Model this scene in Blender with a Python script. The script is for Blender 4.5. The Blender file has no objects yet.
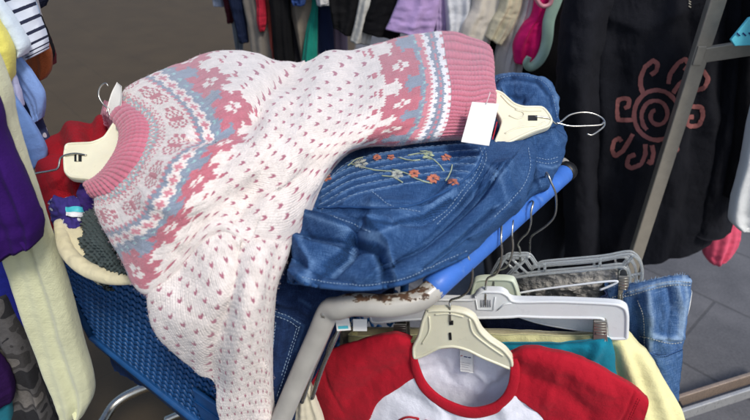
import bpy, bmesh, math, random
import numpy as np
random.seed(7)
RNG = np.random.default_rng(11)
SC = bpy.context.scene
COL = SC.collection

# ------------------------------------------------------------------ camera
TH = math.radians(32.0)
CZ = 1.45
FPX = 541.0
CT, ST = math.cos(TH), math.sin(TH)
CAM = np.array([0.0, 0.0, CZ])


def ray(px, py):
    x = (px - 375.0) / FPX
    y = (py - 210.0) / FPX
    return np.array([x, CT - y * ST, -ST - y * CT])


def PD(px, py, d):
    return CAM + ray(px, py) * d


def PZ(px, py, z):
    r = ray(px, py)
    return CAM + r * ((z - CZ) / r[2])


def PY(px, py, Y):
    r = ray(px, py)
    return CAM + r * (Y / r[1])


def PN(px, py, c, n=(0.3, 0.95)):
    r = ray(px, py)
    return CAM + r * (c / (n[0] * r[0] + n[1] * r[1]))


def proj(p):
    q = np.asarray(p) - CAM
    d = q[..., 1] * CT - q[..., 2] * ST
    u = q[..., 1] * ST + q[..., 2] * CT
    return 375 + FPX * q[..., 0] / d, 210 - FPX * u / d, d


cam = bpy.data.cameras.new('camera')
cam.sensor_width = 36.0
cam.lens = FPX / 750 * 36
cam.clip_end = 300
cam.clip_start = 0.02
cam.dof.use_dof = True
cam.dof.focus_distance = 0.92
cam.dof.aperture_fstop = 4.5
camo = bpy.data.objects.new('camera', cam)
camo.location = (0, 0, CZ)
camo.rotation_euler = (math.pi / 2 - TH, 0, 0)
COL.objects.link(camo)
SC.camera = camo


# ------------------------------------------------------------------ materials
def lin(c):
    return tuple(((v / 255) / 12.92 if v / 255 <= .04045 else ((v / 255 + .055) / 1.055) ** 2.4) for v in c)


def newmat(name):
    m = bpy.data.materials.new(name)
    m.use_nodes = True
    nt = m.node_tree
    return m, nt, nt.nodes['Principled BSDF']


def N(nt, t, **kw):
    n = nt.nodes.new(t)
    for k, v in kw.items():
        setattr(n, k, v)
    return n


def ramp(nt, fac, stops):
    r = N(nt, 'ShaderNodeValToRGB')
    els = r.color_ramp.elements
    els[0].position, els[0].color = stops[0][0], (*stops[0][1], 1)
    els[1].position, els[1].color = stops[-1][0], (*stops[-1][1], 1)
    for p, c in stops[1:-1]:
        e = els.new(p)
        e.color = (*c, 1)
    nt.links.new(fac, r.inputs['Fac'])
    return r.outputs['Color']


def noise(nt, vec, scale, detail=3, rough=.55):
    n = N(nt, 'ShaderNodeTexNoise')
    n.inputs['Scale'].default_value = scale
    n.inputs['Detail'].default_value = detail
    n.inputs['Roughness'].default_value = rough
    if vec is not None:
        nt.links.new(vec, n.inputs['Vector'])
    return n.outputs['Fac']


def bump(nt, b, h, strength, dist=.001):
    n = N(nt, 'ShaderNodeBump')
    n.inputs['Strength'].default_value = strength
    n.inputs['Distance'].default_value = dist
    nt.links.new(h, n.inputs['Height'])
    nt.links.new(n.outputs['Normal'], b.inputs['Normal'])
    return n


def mth(nt, op, a, b=None):
    n = N(nt, 'ShaderNodeMath', operation=op)
    for i, v in enumerate((a, b)):
        if v is None:
            continue
        if isinstance(v, (int, float)):
            n.inputs[i].default_value = v
        else:
            nt.links.new(v, n.inputs[i])
    return n.outputs[0]


def mix(nt, fac, a, b, mode='MIX'):
    n = N(nt, 'ShaderNodeMix', data_type='RGBA', blend_type=mode)
    if isinstance(fac, (int, float)):
        n.inputs[0].default_value = fac
    else:
        nt.links.new(fac, n.inputs[0])
    for i, v in ((6, a), (7, b)):
        if isinstance(v, tuple):
            n.inputs[i].default_value = (*v, 1)
        else:
            nt.links.new(v, n.inputs[i])
    return n.outputs[2]


FAB = {}


def fabric(rgb, var=.16, weave=900, rough=.88, sheen=.25, wr=.35, nscale=38, key=None):
    k = (rgb, var, weave, rough, sheen, wr)
    if k in FAB:
        return FAB[k]
    m, nt, b = newmat('fabric_%d_%d_%d' % rgb)
    tc = N(nt, 'ShaderNodeTexCoord')
    uv = tc.outputs['UV']
    ob = tc.outputs['Object']
    c = lin(rgb)
    n1 = noise(nt, ob, 9, 4)
    n2 = noise(nt, uv, 420, 2)
    f = mth(nt, 'ADD', mth(nt, 'MULTIPLY', n1, .6), mth(nt, 'MULTIPLY', n2, .4))
    lo = tuple(v * (1 - var) for v in c)
    hi = tuple(min(1, v * (1 + var) + .004) for v in c)
    nt.links.new(ramp(nt, f, [(.3, lo), (.7, hi)]), b.inputs['Base Color'])
    b.inputs['Roughness'].default_value = rough
    lum = .2 * c[0] + .7 * c[1] + .1 * c[2]
    b.inputs['Sheen Weight'].default_value = sheen * min(1, lum * 1.6)
    b.inputs['Sheen Roughness'].default_value = .5
    b.inputs['Specular IOR Level'].default_value = .25 if lum > .03 else .12
    # weave + small wrinkles
    sp = N(nt, 'ShaderNodeSeparateXYZ')
    nt.links.new(uv, sp.inputs[0])
    wx = mth(nt, 'SINE', mth(nt, 'MULTIPLY', sp.outputs[0], weave * 6.283 / 1.5))
    wy = mth(nt, 'SINE', mth(nt, 'MULTIPLY', sp.outputs[1], weave * 6.283 / 1.5))
    w = mth(nt, 'MULTIPLY', mth(nt, 'MULTIPLY', wx, wy), .05)
    n3 = noise(nt, ob, nscale, 5, .6)
    h = mth(nt, 'ADD', w, mth(nt, 'MULTIPLY', n3, 2.2))
    h = mth(nt, 'ADD', h, mth(nt, 'MULTIPLY', n2, .35))
    bump(nt, b, h, wr, .004)
    FAB[k] = m
    return m


def denim(name, rgb, light, fade=.5, twill=520):
    m, nt, b = newmat(name)
    tc = N(nt, 'ShaderNodeTexCoord')
    uv, ob = tc.outputs['UV'], tc.outputs['Object']
    at = N(nt, 'ShaderNodeAttribute', attribute_name='wear')
    sp = N(nt, 'ShaderNodeSeparateXYZ')
    nt.links.new(uv, sp.inputs[0])
    dg = mth(nt, 'ADD', sp.outputs[0], mth(nt, 'MULTIPLY', sp.outputs[1], .8))
    tw = mth(nt, 'SINE', mth(nt, 'MULTIPLY', dg, twill * 6.283))
    mp = N(nt, 'ShaderNodeMapping')
    mp.inputs['Scale'].default_value = (900, 60, 1)
    nt.links.new(uv, mp.inputs[0])
    slub = noise(nt, mp.outputs[0], 1, 3)
    mp2 = N(nt, 'ShaderNodeMapping')
    mp2.inputs['Scale'].default_value = (70, 900, 1)
    nt.links.new(uv, mp2.inputs[0])
    slub2 = noise(nt, mp2.outputs[0], 1, 3)
    cl = noise(nt, ob, 16, 5, .6)
    fine = noise(nt, uv, 700, 2)
    f = mth(nt, 'ADD', mth(nt, 'MULTIPLY', slub, .36), mth(nt, 'MULTIPLY', slub2, .30))
    f = mth(nt, 'ADD', f, mth(nt, 'MULTIPLY', cl, .18))
    f = mth(nt, 'ADD', f, mth(nt, 'MULTIPLY', fine, .28))
    f = mth(nt, 'ADD', f, mth(nt, 'MULTIPLY', tw, .05))
    f = mth(nt, 'ADD', f, mth(nt, 'MULTIPLY', at.outputs['Fac'], fade))  # pales worn denim; negative values paint shade into the folds
    c, l = lin(rgb), lin(light)
    nt.links.new(ramp(nt, f, [(.40, tuple(v * .5 for v in c)), (.56, c), (.92, l)]), b.inputs['Base Color'])
    b.inputs['Roughness'].default_value = .9
    b.inputs['Sheen Weight'].default_value = .0
    b.inputs['Specular IOR Level'].default_value = .2
    n3 = noise(nt, ob, 45, 5, .6)
    h = mth(nt, 'ADD', mth(nt, 'MULTIPLY', n3, 1.2), mth(nt, 'MULTIPLY', tw, .12))
    h = mth(nt, 'ADD', h, mth(nt, 'MULTIPLY', slub, .6))
    h = mth(nt, 'ADD', h, mth(nt, 'MULTIPLY', slub2, .4))
    bump(nt, b, h, .45, .004)
    return m


def knitmat(name):
    m, nt, b = newmat(name)
    at = N(nt, 'ShaderNodeAttribute', attribute_name='Col')
    tc = N(nt, 'ShaderNodeTexCoord')
    n1 = noise(nt, tc.outputs['Object'], 420, 3)
    n2 = noise(nt, tc.outputs['Object'], 30, 3)
    f = mth(nt, 'ADD', mth(nt, 'MULTIPLY', n1, .5), mth(nt, 'MULTIPLY', n2, .5))
    sh = ramp(nt, f, [(.3, (.8, .8, .8)), (.7, (1.08, 1.08, 1.08))])
    nt.links.new(mix(nt, 1.0, at.outputs['Color'], sh, 'MULTIPLY'), b.inputs['Base Color'])
    b.inputs['Roughness'].default_value = .95
    b.inputs['Sheen Weight'].default_value = .35
    b.inputs['Sheen Roughness'].default_value = .6
    b.inputs['Specular IOR Level'].default_value = .15
    bump(nt, b, n1, .6, .0015)
    return m


def plastic(name, rgb, rough=.38, sss=.0, var=.08, bs=.15, dirt=None):
    m, nt, b = newmat(name)
    tc = N(nt, 'ShaderNodeTexCoord')
    ob = tc.outputs['Object']
    c = lin(rgb)
    n1 = noise(nt, ob, 26, 5, .6)
    col = ramp(nt, n1, [(.3, tuple(v * (1 - var) for v in c)), (.7, tuple(min(1, v * (1 + var)) for v in c))])
    if dirt:
        n2 = noise(nt, ob, 60, 6, .7)
        msk = ramp(nt, n2, [(.56, (0, 0, 0)), (.68, (1, 1, 1))])
        col = mix(nt, mth(nt, 'MULTIPLY', msk, .5), col, lin(dirt))
    nt.links.new(col, b.inputs['Base Color'])
    r = ramp(nt, noise(nt, ob, 90, 4), [(.3, (rough * .75,) * 3), (.7, (min(1, rough * 1.35),) * 3)])
    nt.links.new(r, b.inputs['Roughness'])
    if sss:
        b.inputs['Subsurface Weight'].default_value = sss
        b.inputs['Subsurface Radius'].default_value = (.01, .008, .005)
        b.inputs['Subsurface Scale'].default_value = .4
    bump(nt, b, noise(nt, ob, 160, 3), bs, .0006)
    return m


def metal(name, rgb, rough=.3, met=1.0, var=.15):
    m, nt, b = newmat(name)
    tc = N(nt, 'ShaderNodeTexCoord')
    ob = tc.outputs['Object']
    c = lin(rgb)
    n1 = noise(nt, ob, 30, 5, .65)
    nt.links.new(ramp(nt, n1, [(.3, tuple(v * (1 - var) for v in c)), (.7, c)]), b.inputs['Base Color'])
    nt.links.new(ramp(nt, noise(nt, ob, 70, 5), [(.3, (rough * .6,) * 3), (.75, (rough * 1.5,) * 3)]), b.inputs['Roughness'])
    b.inputs['Metallic'].default_value = met
    bump(nt, b, noise(nt, ob, 220, 2), .08, .0005)
    return m


M = {}
M['knit'] = knitmat('knit_wool')
M['cream'] = plastic('cream_plastic', (234, 230, 204), .34, .25, .06)
M['cream2'] = plastic('pale_green_plastic', (214, 222, 200), .36, .25, .06)
M['white_plastic'] = plastic('white_plastic', (235, 238, 238), .32, .1, .04)
M['mint'] = plastic('mint_plastic', (168, 200, 182), .38, .1)
M['pinkplastic'] = plastic('pink_plastic', (214, 150, 160), .3, .1)
M['blue_plastic'] = plastic('blue_cart_plastic', (26, 80, 136), .42, 0, .2, .25, dirt=(60, 90, 120))
M['grip'] = plastic('blue_grip_plastic', (58, 112, 200), .5, 0, .14, .2, dirt=(104, 142, 200))
M['paper'] = plastic('white_card', (240, 238, 232), .7, 0, .03, .05)
M['wire'] = metal('hanger_wire', (190, 188, 180), .28)
M['steel'] = metal('brushed_steel', (176, 168, 152), .5, .45)
M['chrome'] = metal('chrome', (205, 200, 190), .16)
M['gun'] = metal('clip_steel', (170, 168, 160), .38, .7)
M['black_plastic'] = plastic('black_plastic', (24, 24, 26), .4)
M['thread_pale'] = fabric((184, 188, 178), .2)
M['thread_orange'] = fabric((198, 122, 98), .35)
M['thread_blue'] = fabric((150, 178, 206), .2)
M['thread_green'] = fabric((170, 182, 150), .2)
M['ink_grey'] = plastic('grey_ink', (120, 120, 128), .7)
M['ink_red'] = plastic('red_ink', (176, 20, 36), .7)
M['ink_navy'] = plastic('navy_ink', (30, 44, 110), .7)
M['ink_aqua'] = plastic('aqua_ink', (70, 190, 205), .6)


def clearmat():
    m, nt, b = newmat('clear_plastic')
    b.inputs['Base Color'].default_value = (.93, .97, .96, 1)
    b.inputs['Transmission Weight'].default_value = .80
    b.inputs['Specular IOR Level'].default_value = .9
    b.inputs['IOR'].default_value = 1.45
    tc = N(nt, 'ShaderNodeTexCoord')
    nt.links.new(ramp(nt, noise(nt, tc.outputs['Object'], 80, 3), [(.3, (.02,) * 3), (.7, (.1,) * 3)]), b.inputs['Roughness'])
    return m


M['clear'] = clearmat()


def chipped():
    m, nt, b = newmat('chipped_cream_paint')
    tc = N(nt, 'ShaderNodeTexCoord')
    ob = tc.outputs['Object']
    mp = N(nt, 'ShaderNodeMapping')
    mp.inputs['Scale'].default_value = (1.0, 1.6, 1.8)
    nt.links.new(ob, mp.inputs[0])
    n1 = noise(nt, mp.outputs[0], 62, 6, .66)
    at = N(nt, 'ShaderNodeAttribute', attribute_name='wear')
    f = mth(nt, 'ADD', n1, mth(nt, 'MULTIPLY', at.outputs['Fac'], .20))
    msk = ramp(nt, f, [(.655, (0, 0, 0)), (.67, (1, 1, 1))])
    halo = ramp(nt, f, [(.61, (0, 0, 0)), (.66, (1, 1, 1))])
    n2 = noise(nt, ob, 60, 4)
    rust = ramp(nt, n2, [(.35, lin((48, 34, 26))), (.65, lin((110, 78, 54)))])
    paint = ramp(nt, noise(nt, ob, 14, 5), [(.3, lin((160, 157, 150))), (.7, lin((190, 187, 178)))])
    paint = mix(nt, mth(nt, 'MULTIPLY', halo, .6), paint, lin((206, 196, 176)))
    nt.links.new(mix(nt, msk, paint, rust), b.inputs['Base Color'])
    nt.links.new(ramp(nt, msk, [(0, (.3,) * 3), (1, (.8,) * 3)]), b.inputs['Roughness'])
    bump(nt, b, mth(nt, 'SUBTRACT', 1.0, msk), .5, .0008)
    return m


M['chip'] = chipped()


# ------------------------------------------------------------------ tagging
def tag(o, label=None, cat=None, group=None, kind=None):
    if label:
        o['label'] = label
    if cat:
        o['category'] = cat
    if group:
        o['group'] = group
    if kind:
        o['kind'] = kind
    return o


def thing(name, label, cat, loc=(0, 0, 0), group=None):
    o = bpy.data.objects.new(name, None)
    o.empty_display_size = .05
    COL.objects.link(o)
    o.location = loc
    bpy.context.view_layer.update()
    return tag(o, label, cat, group)


def link(name, me, mat, parent=None):
    o = bpy.data.objects.new(name, me)
    COL.objects.link(o)
    if mat is not None:
        me.materials.append(mat)
    if parent is not None:
        o.parent = parent
        p = parent
        off = np.zeros(3)
        while p is not None:
            off += np.array(p.location)
            p = p.parent
        o.location = tuple(-off)
    return o


# ------------------------------------------------------------------ geometry helpers
def cr(n, Ns):
    """Catmull-Rom weights (Ns,n)"""
    W = np.zeros((Ns, n))
    for k, t in enumerate(np.linspace(0, n - 1, Ns)):
        i = min(int(t), n - 2)
        f = t - i
        w = [-.5 * f + f * f - .5 * f ** 3, 1 - 2.5 * f * f + 1.5 * f ** 3, .5 * f + 2 * f * f - 1.5 * f ** 3, -.5 * f * f + .5 * f ** 3]
        for j, ww in zip((i - 1, i, i + 1, i + 2), w):
            if j < 0:
                W[k, 0] += 2 * ww
                W[k, 1] -= ww
            elif j > n - 1:
                W[k, n - 1] += 2 * ww
                W[k, n - 2] -= ww
            else:
                W[k, j] += ww
    return W


_perm = RNG.permutation(512)
_grad = RNG.uniform(-1, 1, (512, 2))


def pn(x, y, seed=0):
    """gradient noise"""
    x = np.asarray(x, float) + seed * 17.31
    y = np.asarray(y, float) + seed * 7.77
    xi = np.floor(x).astype(int)
    yi = np.floor(y).astype(int)
    xf, yf = x - xi, y - yi

    def g(a, b, dx, dy):
        h = _perm[(_perm[a & 511] + b) & 511]
        return _grad[h, 0] * dx + _grad[h, 1] * dy
    u = xf * xf * xf * (xf * (xf * 6 - 15) + 10)
    v = yf * yf * yf * (yf * (yf * 6 - 15) + 10)
    a = g(xi, yi, xf, yf) * (1 - u) + g(xi + 1, yi, xf - 1, yf) * u
    b = g(xi, yi + 1, xf, yf - 1) * (1 - u) + g(xi + 1, yi + 1, xf - 1, yf - 1) * u
    return a * (1 - v) + b * v


def fbm(x, y, seed=0, oct=4):
    r, a = 0, 1
    for k in range(oct):
        r = r + a * pn(x * 2 ** k, y * 2 ** k, seed + k * 3)
        a *= .5
    return r


def grid_normals(G):
    du = np.gradient(G, axis=0)
    dv = np.gradient(G, axis=1)
    n = np.cross(du, dv)
    n /= np.linalg.norm(n, axis=2, keepdims=True) + 1e-12
    c = G[G.shape[0] // 2, G.shape[1] // 2]
    if np.dot(n[G.shape[0] // 2, G.shape[1] // 2], CAM - c) < 0:
        n = -n
    return n


def seg_dist(px, py, poly):
    """distance in px and signed side to a polyline"""
    best = np.full(px.shape, 1e9)
    side = np.zeros(px.shape)
    for (x0, y0), (x1, y1) in zip(poly[:-1], poly[1:]):
        dx, dy = x1 - x0, y1 - y0
        L2 = dx * dx + dy * dy
        t = np.clip(((px - x0) * dx + (py - y0) * dy) / L2, 0, 1)
        ex, ey = px - x0 - t * dx, py - y0 - t * dy
        d = np.hypot(ex, ey)
        m = d < best
        best[m] = d[m]
        side[m] = np.sign(dx * (py - y0) - dy * (px - x0))[m]
    return best, side


def creases(px, py, lst, p=2.0):
    h = np.zeros(px.shape)
    for poly, amp, wa, wb in lst:
        d, s = seg_dist(px, py, poly)
        w = np.where(s > 0, wa, wb)
        h += amp * np.exp(-((d + .001) / w) ** p)
    return h


def quads(nu, nv, wrap=False):
    i = np.arange(nu - 1)[:, None]
    j = np.arange(nv if wrap else nv - 1)[None, :]
    j2 = (j + 1) % nv
    f = np.stack([i * nv + j, (i + 1) * nv + j, (i + 1) * nv + j2, i * nv + j2], -1)
    return f.reshape(-1, 4)


def make_mesh(name, V, F, UV=None, col=None, wear=None, smooth=True):
    me = bpy.data.meshes.new(name)
    V = np.asarray(V, np.float32)
    F = np.asarray(F, np.int32)
    me.vertices.add(len(V))
    me.vertices.foreach_set('co', V.ravel())
    me.loops.add(F.size)
    me.loops.foreach_set('vertex_index', F.ravel())
    me.polygons.add(len(F))
    me.polygons.foreach_set('loop_start', np.arange(len(F), dtype=np.int32) * F.shape[1])
    me.polygons.foreach_set('loop_total', np.full(len(F), F.shape[1], np.int32))
    me.polygons.foreach_set('use_smooth', np.full(len(F), smooth, bool))
    if UV is not None:
        l = me.uv_layers.new(name='UVMap')
        l.data.foreach_set('uv', np.asarray(UV, np.float32)[F.ravel()].ravel())
    if col is not None:
        a = me.color_attributes.new('Col', 'FLOAT_COLOR', 'POINT')
        c4 = np.concatenate([col, np.ones((len(col), 1))], 1).astype(np.float32)
        a.data.foreach_set('color', c4.ravel())
    if wear is not None:
        a = me.attributes.new('wear', 'FLOAT', 'POINT')
        a.data.foreach_set('value', np.asarray(wear, np.float32).ravel())
    me.update(calc_edges=True)
    me.validate()
    return me


def grid_uv(G):
    du = np.linalg.norm(np.diff(G, axis=0), axis=2)
    dv = np.linalg.norm(np.diff(G, axis=1), axis=2)
    U = np.zeros(G.shape[:2])
    Vv = np.zeros(G.shape[:2])
    U[1:] = np.cumsum(du.mean(1))[:, None]
    Vv[:, 1:] = np.cumsum(dv.mean(0))[None, :]
    return np.stack([U, Vv], -1)


def solid(name, G, mat, parent=None, thick=.003, col=None, wear=None, Nn=None):
    """a cloth sheet with real thickness and closed rims"""
    nu, nv = G.shape[:2]
    n = grid_normals(G) if Nn is None else Nn
    B = G - n * thick
    V = np.concatenate([G.reshape(-1, 3), B.reshape(-1, 3)])
    f = quads(nu, nv)
    K = nu * nv
    idx = np.arange(K).reshape(nu, nv)
    ring = np.concatenate([idx[0, :-1], idx[:-1, -1], idx[-1, :0:-1], idx[:0:-1, 0]])
    r2 = np.roll(ring, -1)
    side = np.stack([ring, r2, r2 + K, ring + K], -1)
    c = np.cross(G[1, 0] - G[0, 0], G[0, 1] - G[0, 0])
    if np.dot(c, n[0, 0]) < 0:
        F = np.concatenate([f[:, ::-1], f + K, side])
    else:
        F = np.concatenate([f, f[:, ::-1] + K, side[:, ::-1]])
    uv = grid_uv(G).reshape(-1, 2)
    me = make_mesh(name, V, F, np.concatenate([uv, uv]),
                   None if col is None else np.concatenate([col.reshape(-1, 3)] * 2),
                   None if wear is None else np.concatenate([wear.ravel()] * 2))
    return link(name, me, mat, parent)


def sheet(ctrl, nu, nv, disp=None, fn=PZ):
    """ctrl rows of (px,py,val) or world points -> dense grid"""
    C = np.array([[fn(*p) if len(p) == 3 and fn else p for p in row] for row in ctrl], float)
    G = np.einsum('ai,ijk,bj->abk', cr(C.shape[0], nu), C, cr(C.shape[1], nv))
    if disp is not None:
        U, V = np.meshgrid(np.linspace(0, C.shape[0] - 1, nu), np.linspace(0, C.shape[1] - 1, nv), indexing='ij')
        px, py, _ = proj(G)
        G = G + grid_normals(G) * disp(U, V, px, py)[..., None]
    return G


def smooth_path(pts, n):
    P = np.array(pts, float)
    return cr(len(P), n) @ P


def tube_geo(P, r, seg=10, cap=True, flat=None):
    P = np.asarray(P, float)
    n = len(P)
    r = np.full(n, r) if np.isscalar(r) else np.asarray(r)
    T = np.gradient(P, axis=0)
    T /= np.linalg.norm(T, axis=1, keepdims=True) + 1e-12
    up = np.array([0, 0, 1.0]) if abs(T[0][2]) < .9 else np.array([0, 1.0, 0])
    a = np.cross(T[0], up)
    a /= np.linalg.norm(a)
    V = []
    for i in range(n):
        a = a - T[i] * np.dot(a, T[i])
        a /= np.linalg.norm(a) + 1e-12
        b = np.cross(T[i], a)
        th = np.linspace(0, 2 * np.pi, seg, endpoint=False)
        V.append(P[i] + r[i] * (np.cos(th)[:, None] * a + np.sin(th)[:, None] * b * (flat or 1)))
    V = np.concatenate(V)
    F = quads(n, seg, True)
    if cap:
        V = np.concatenate([V, P[:1], P[-1:]])
        k = n * seg
        j = np.arange(seg)
        j2 = (j + 1) % seg
        c0 = np.stack([np.full(seg, k), j, j2, j2], -1)
        c1 = np.stack([np.full(seg, k + 1), (n - 1) * seg + j2, (n - 1) * seg + j, (n - 1) * seg + j], -1)
        return V, F, np.concatenate([c0[:, :3], c1[:, :3]])
    return V, F, None


class MB:
    """collects shapes into one mesh"""

    def __init__(s):
        s.v, s.f, s.n = [], [], 0

    def add(s, V, *Fs):
        V = np.asarray(V, float)
        for F in Fs:
            if F is None:
                continue
            for f in np.asarray(F):
                s.f.append([int(i) + s.n for i in f])
        s.v.append(V)
        s.n += len(V)
        return s

    def tube(s, pts, r, seg=8, n=None, flat=None):
        P = smooth_path(pts, n) if n else np.array(pts, float)
        V, F, c = tube_geo(P, r, seg, True, flat)
        return s.add(V, F, c)

    def box(s, c, x, y, z):
        """oriented box; x,y,z half-axis vectors"""
        c, x, y, z = map(np.asarray, (c, x, y, z))
        V = [c + i * x + j * y + k * z for i in (-1, 1) for j in (-1, 1) for k in (-1, 1)]
        F = [(0, 1, 3, 2), (4, 6, 7, 5), (0, 4, 5, 1), (2, 3, 7, 6), (0, 2, 6, 4), (1, 5, 7, 3)]
        return s.add(V, F)

    def blob(s, c, x, y, z, nu=6, nv=8):
        c, x, y, z = map(np.asarray, (c, x, y, z))
        V = []
        for i in range(nu + 1):
            p = math.pi * i / nu
            for j in range(nv):
                t = 2 * math.pi * j / nv
                V.append(c + z * math.cos(p) + math.sin(p) * (x * math.cos(t) + y * math.sin(t)))
        return s.add(V, quads(nu + 1, nv, True))

    def build(s, name, mat, parent=None, smooth=True, bevel=0, wear=None):
        me = bpy.data.meshes.new(name)
        me.from_pydata(np.concatenate(s.v).tolist(), [], s.f)
        bm = bmesh.new()
        bm.from_mesh(me)
        bmesh.ops.remove_doubles(bm, verts=bm.verts, dist=1e-6)
        bmesh.ops.recalc_face_normals(bm, faces=bm.faces)
        bm.to_mesh(me)
        bm.free()
        me.polygons.foreach_set('use_smooth', [smooth] * len(me.polygons))
        if wear is not None:
            co = np.zeros(len(me.vertices) * 3)
            me.vertices.foreach_get('co', co)
            a = me.attributes.new('wear', 'FLOAT', 'POINT')
            a.data.foreach_set('value', wear(co.reshape(-1, 3)).astype(np.float32))
        o = link(name, me, mat, parent)
        if bevel:
            b = o.modifiers.new('bevel', 'BEVEL')
            b.width = bevel
            b.segments = 3
            b.limit_method = 'ANGLE'
            b.angle_limit = math.radians(40)
        return o


def plate(name, pts, nrm, thick, mat, parent, bevel=.0015, holes=(), dome=0):
    """a flat outline extruded along its normal (world points), bevelled"""
    bm = bmesh.new()
    nrm = np.asarray(nrm, float)
    nrm = nrm / np.linalg.norm(nrm)
    vs = [bm.verts.new(tuple(np.asarray(p) - nrm * thick / 2)) for p in pts]
    f = bm.faces.new(vs)
    r = bmesh.ops.extrude_face_region(bm, geom=[f])
    for v in [g for g in r['geom'] if isinstance(g, bmesh.types.BMVert)]:
        v.co += __import__('mathutils').Vector(tuple(nrm * thick))
    bmesh.ops.recalc_face_normals(bm, faces=bm.faces)
    me = bpy.data.meshes.new(name)
    bm.to_mesh(me)
    bm.free()
    o = link(name, me, mat, parent)
    if bevel:
        b = o.modifiers.new('bevel', 'BEVEL')
        b.width = bevel
        b.segments = 3
        b.limit_method = 'ANGLE'
        b.angle_limit = math.radians(50)
        me.polygons.foreach_set('use_smooth', [True] * len(me.polygons))
        w = o.modifiers.new('wn', 'WEIGHTED_NORMAL')
    return o


def ridges(h, n=14, scale=.004):
    """how far a fold stands above its surroundings (for worn edges)"""
    b = h.copy()
    for _ in range(n):
        b = (b + np.roll(b, 1, 0) + np.roll(b, -1, 0) + np.roll(b, 1, 1) + np.roll(b, -1, 1)) / 5
    return np.clip((h - b) / scale, -.6, 1)  # negative part darkens fold valleys, painting their shade into the colour


class Surf:
    """finds points on a cloth grid below given photo pixels (used once, to lay trims on the cloth)"""

    def __init__(s, G):
        s.G = G.reshape(-1, 3)
        s.n = grid_normals(G).reshape(-1, 3)
        s.px, s.py, s.d = proj(s.G)

    def at(s, px, py, off=.001):
        d = np.hypot(s.px - px, s.py - py)
        k = np.argpartition(d, 6)[:6]
        k = k[s.d[k] < s.d[k].min() + .01]
        w = 1 / (d[k] + .2)
        w /= w.sum()
        n = (s.n[k] * w[:, None]).sum(0)
        n /= np.linalg.norm(n)
        return (s.G[k] * w[:, None]).sum(0) + n * off, n


def resample(poly, step):
    P = np.array(poly, float)
    seg = np.hypot(*np.diff(P, axis=0).T)
    L = np.concatenate([[0], np.cumsum(seg)])
    t = np.arange(0, L[-1], step)
    return np.stack([np.interp(t, L, P[:, 0]), np.interp(t, L, P[:, 1])], 1)


def stitches(S, polys, name, mat, parent, dash=2.2, gap=1.0, r=.0007, off=.0007):
    for poly in polys:
        mb = MB()
        P = resample(smooth_path(poly, 60) if len(poly) > 2 else poly, .5)
        step = dash + gap
        k = 0
        while k * step < len(P) * .5 - dash:
            a = P[int(k * step / .5)]
            b = P[min(len(P) - 1, int((k * step + dash) / .5))]
            A, _ = S.at(*a, off)
            m, _ = S.at(*((a + b) / 2), off + .0006)
            B, _ = S.at(*b, off)
            mb.tube([A, m, B], [r * .6, r, r * .6], 5)
            k += 1
        mb.build(name, mat, parent)


def cord(S, polys, name, mat, parent, r=.0012, off=.0005, step=2.5, seg=6):
    mb = MB()
    for poly in polys:
        P = resample(smooth_path(poly, 60) if len(poly) > 2 else poly, step)
        if len(P) < 2:
            P = np.array(poly, float)
        mb.tube([S.at(*p, off)[0] for p in P], r, seg)
    return mb.build(name, mat, parent)


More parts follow.
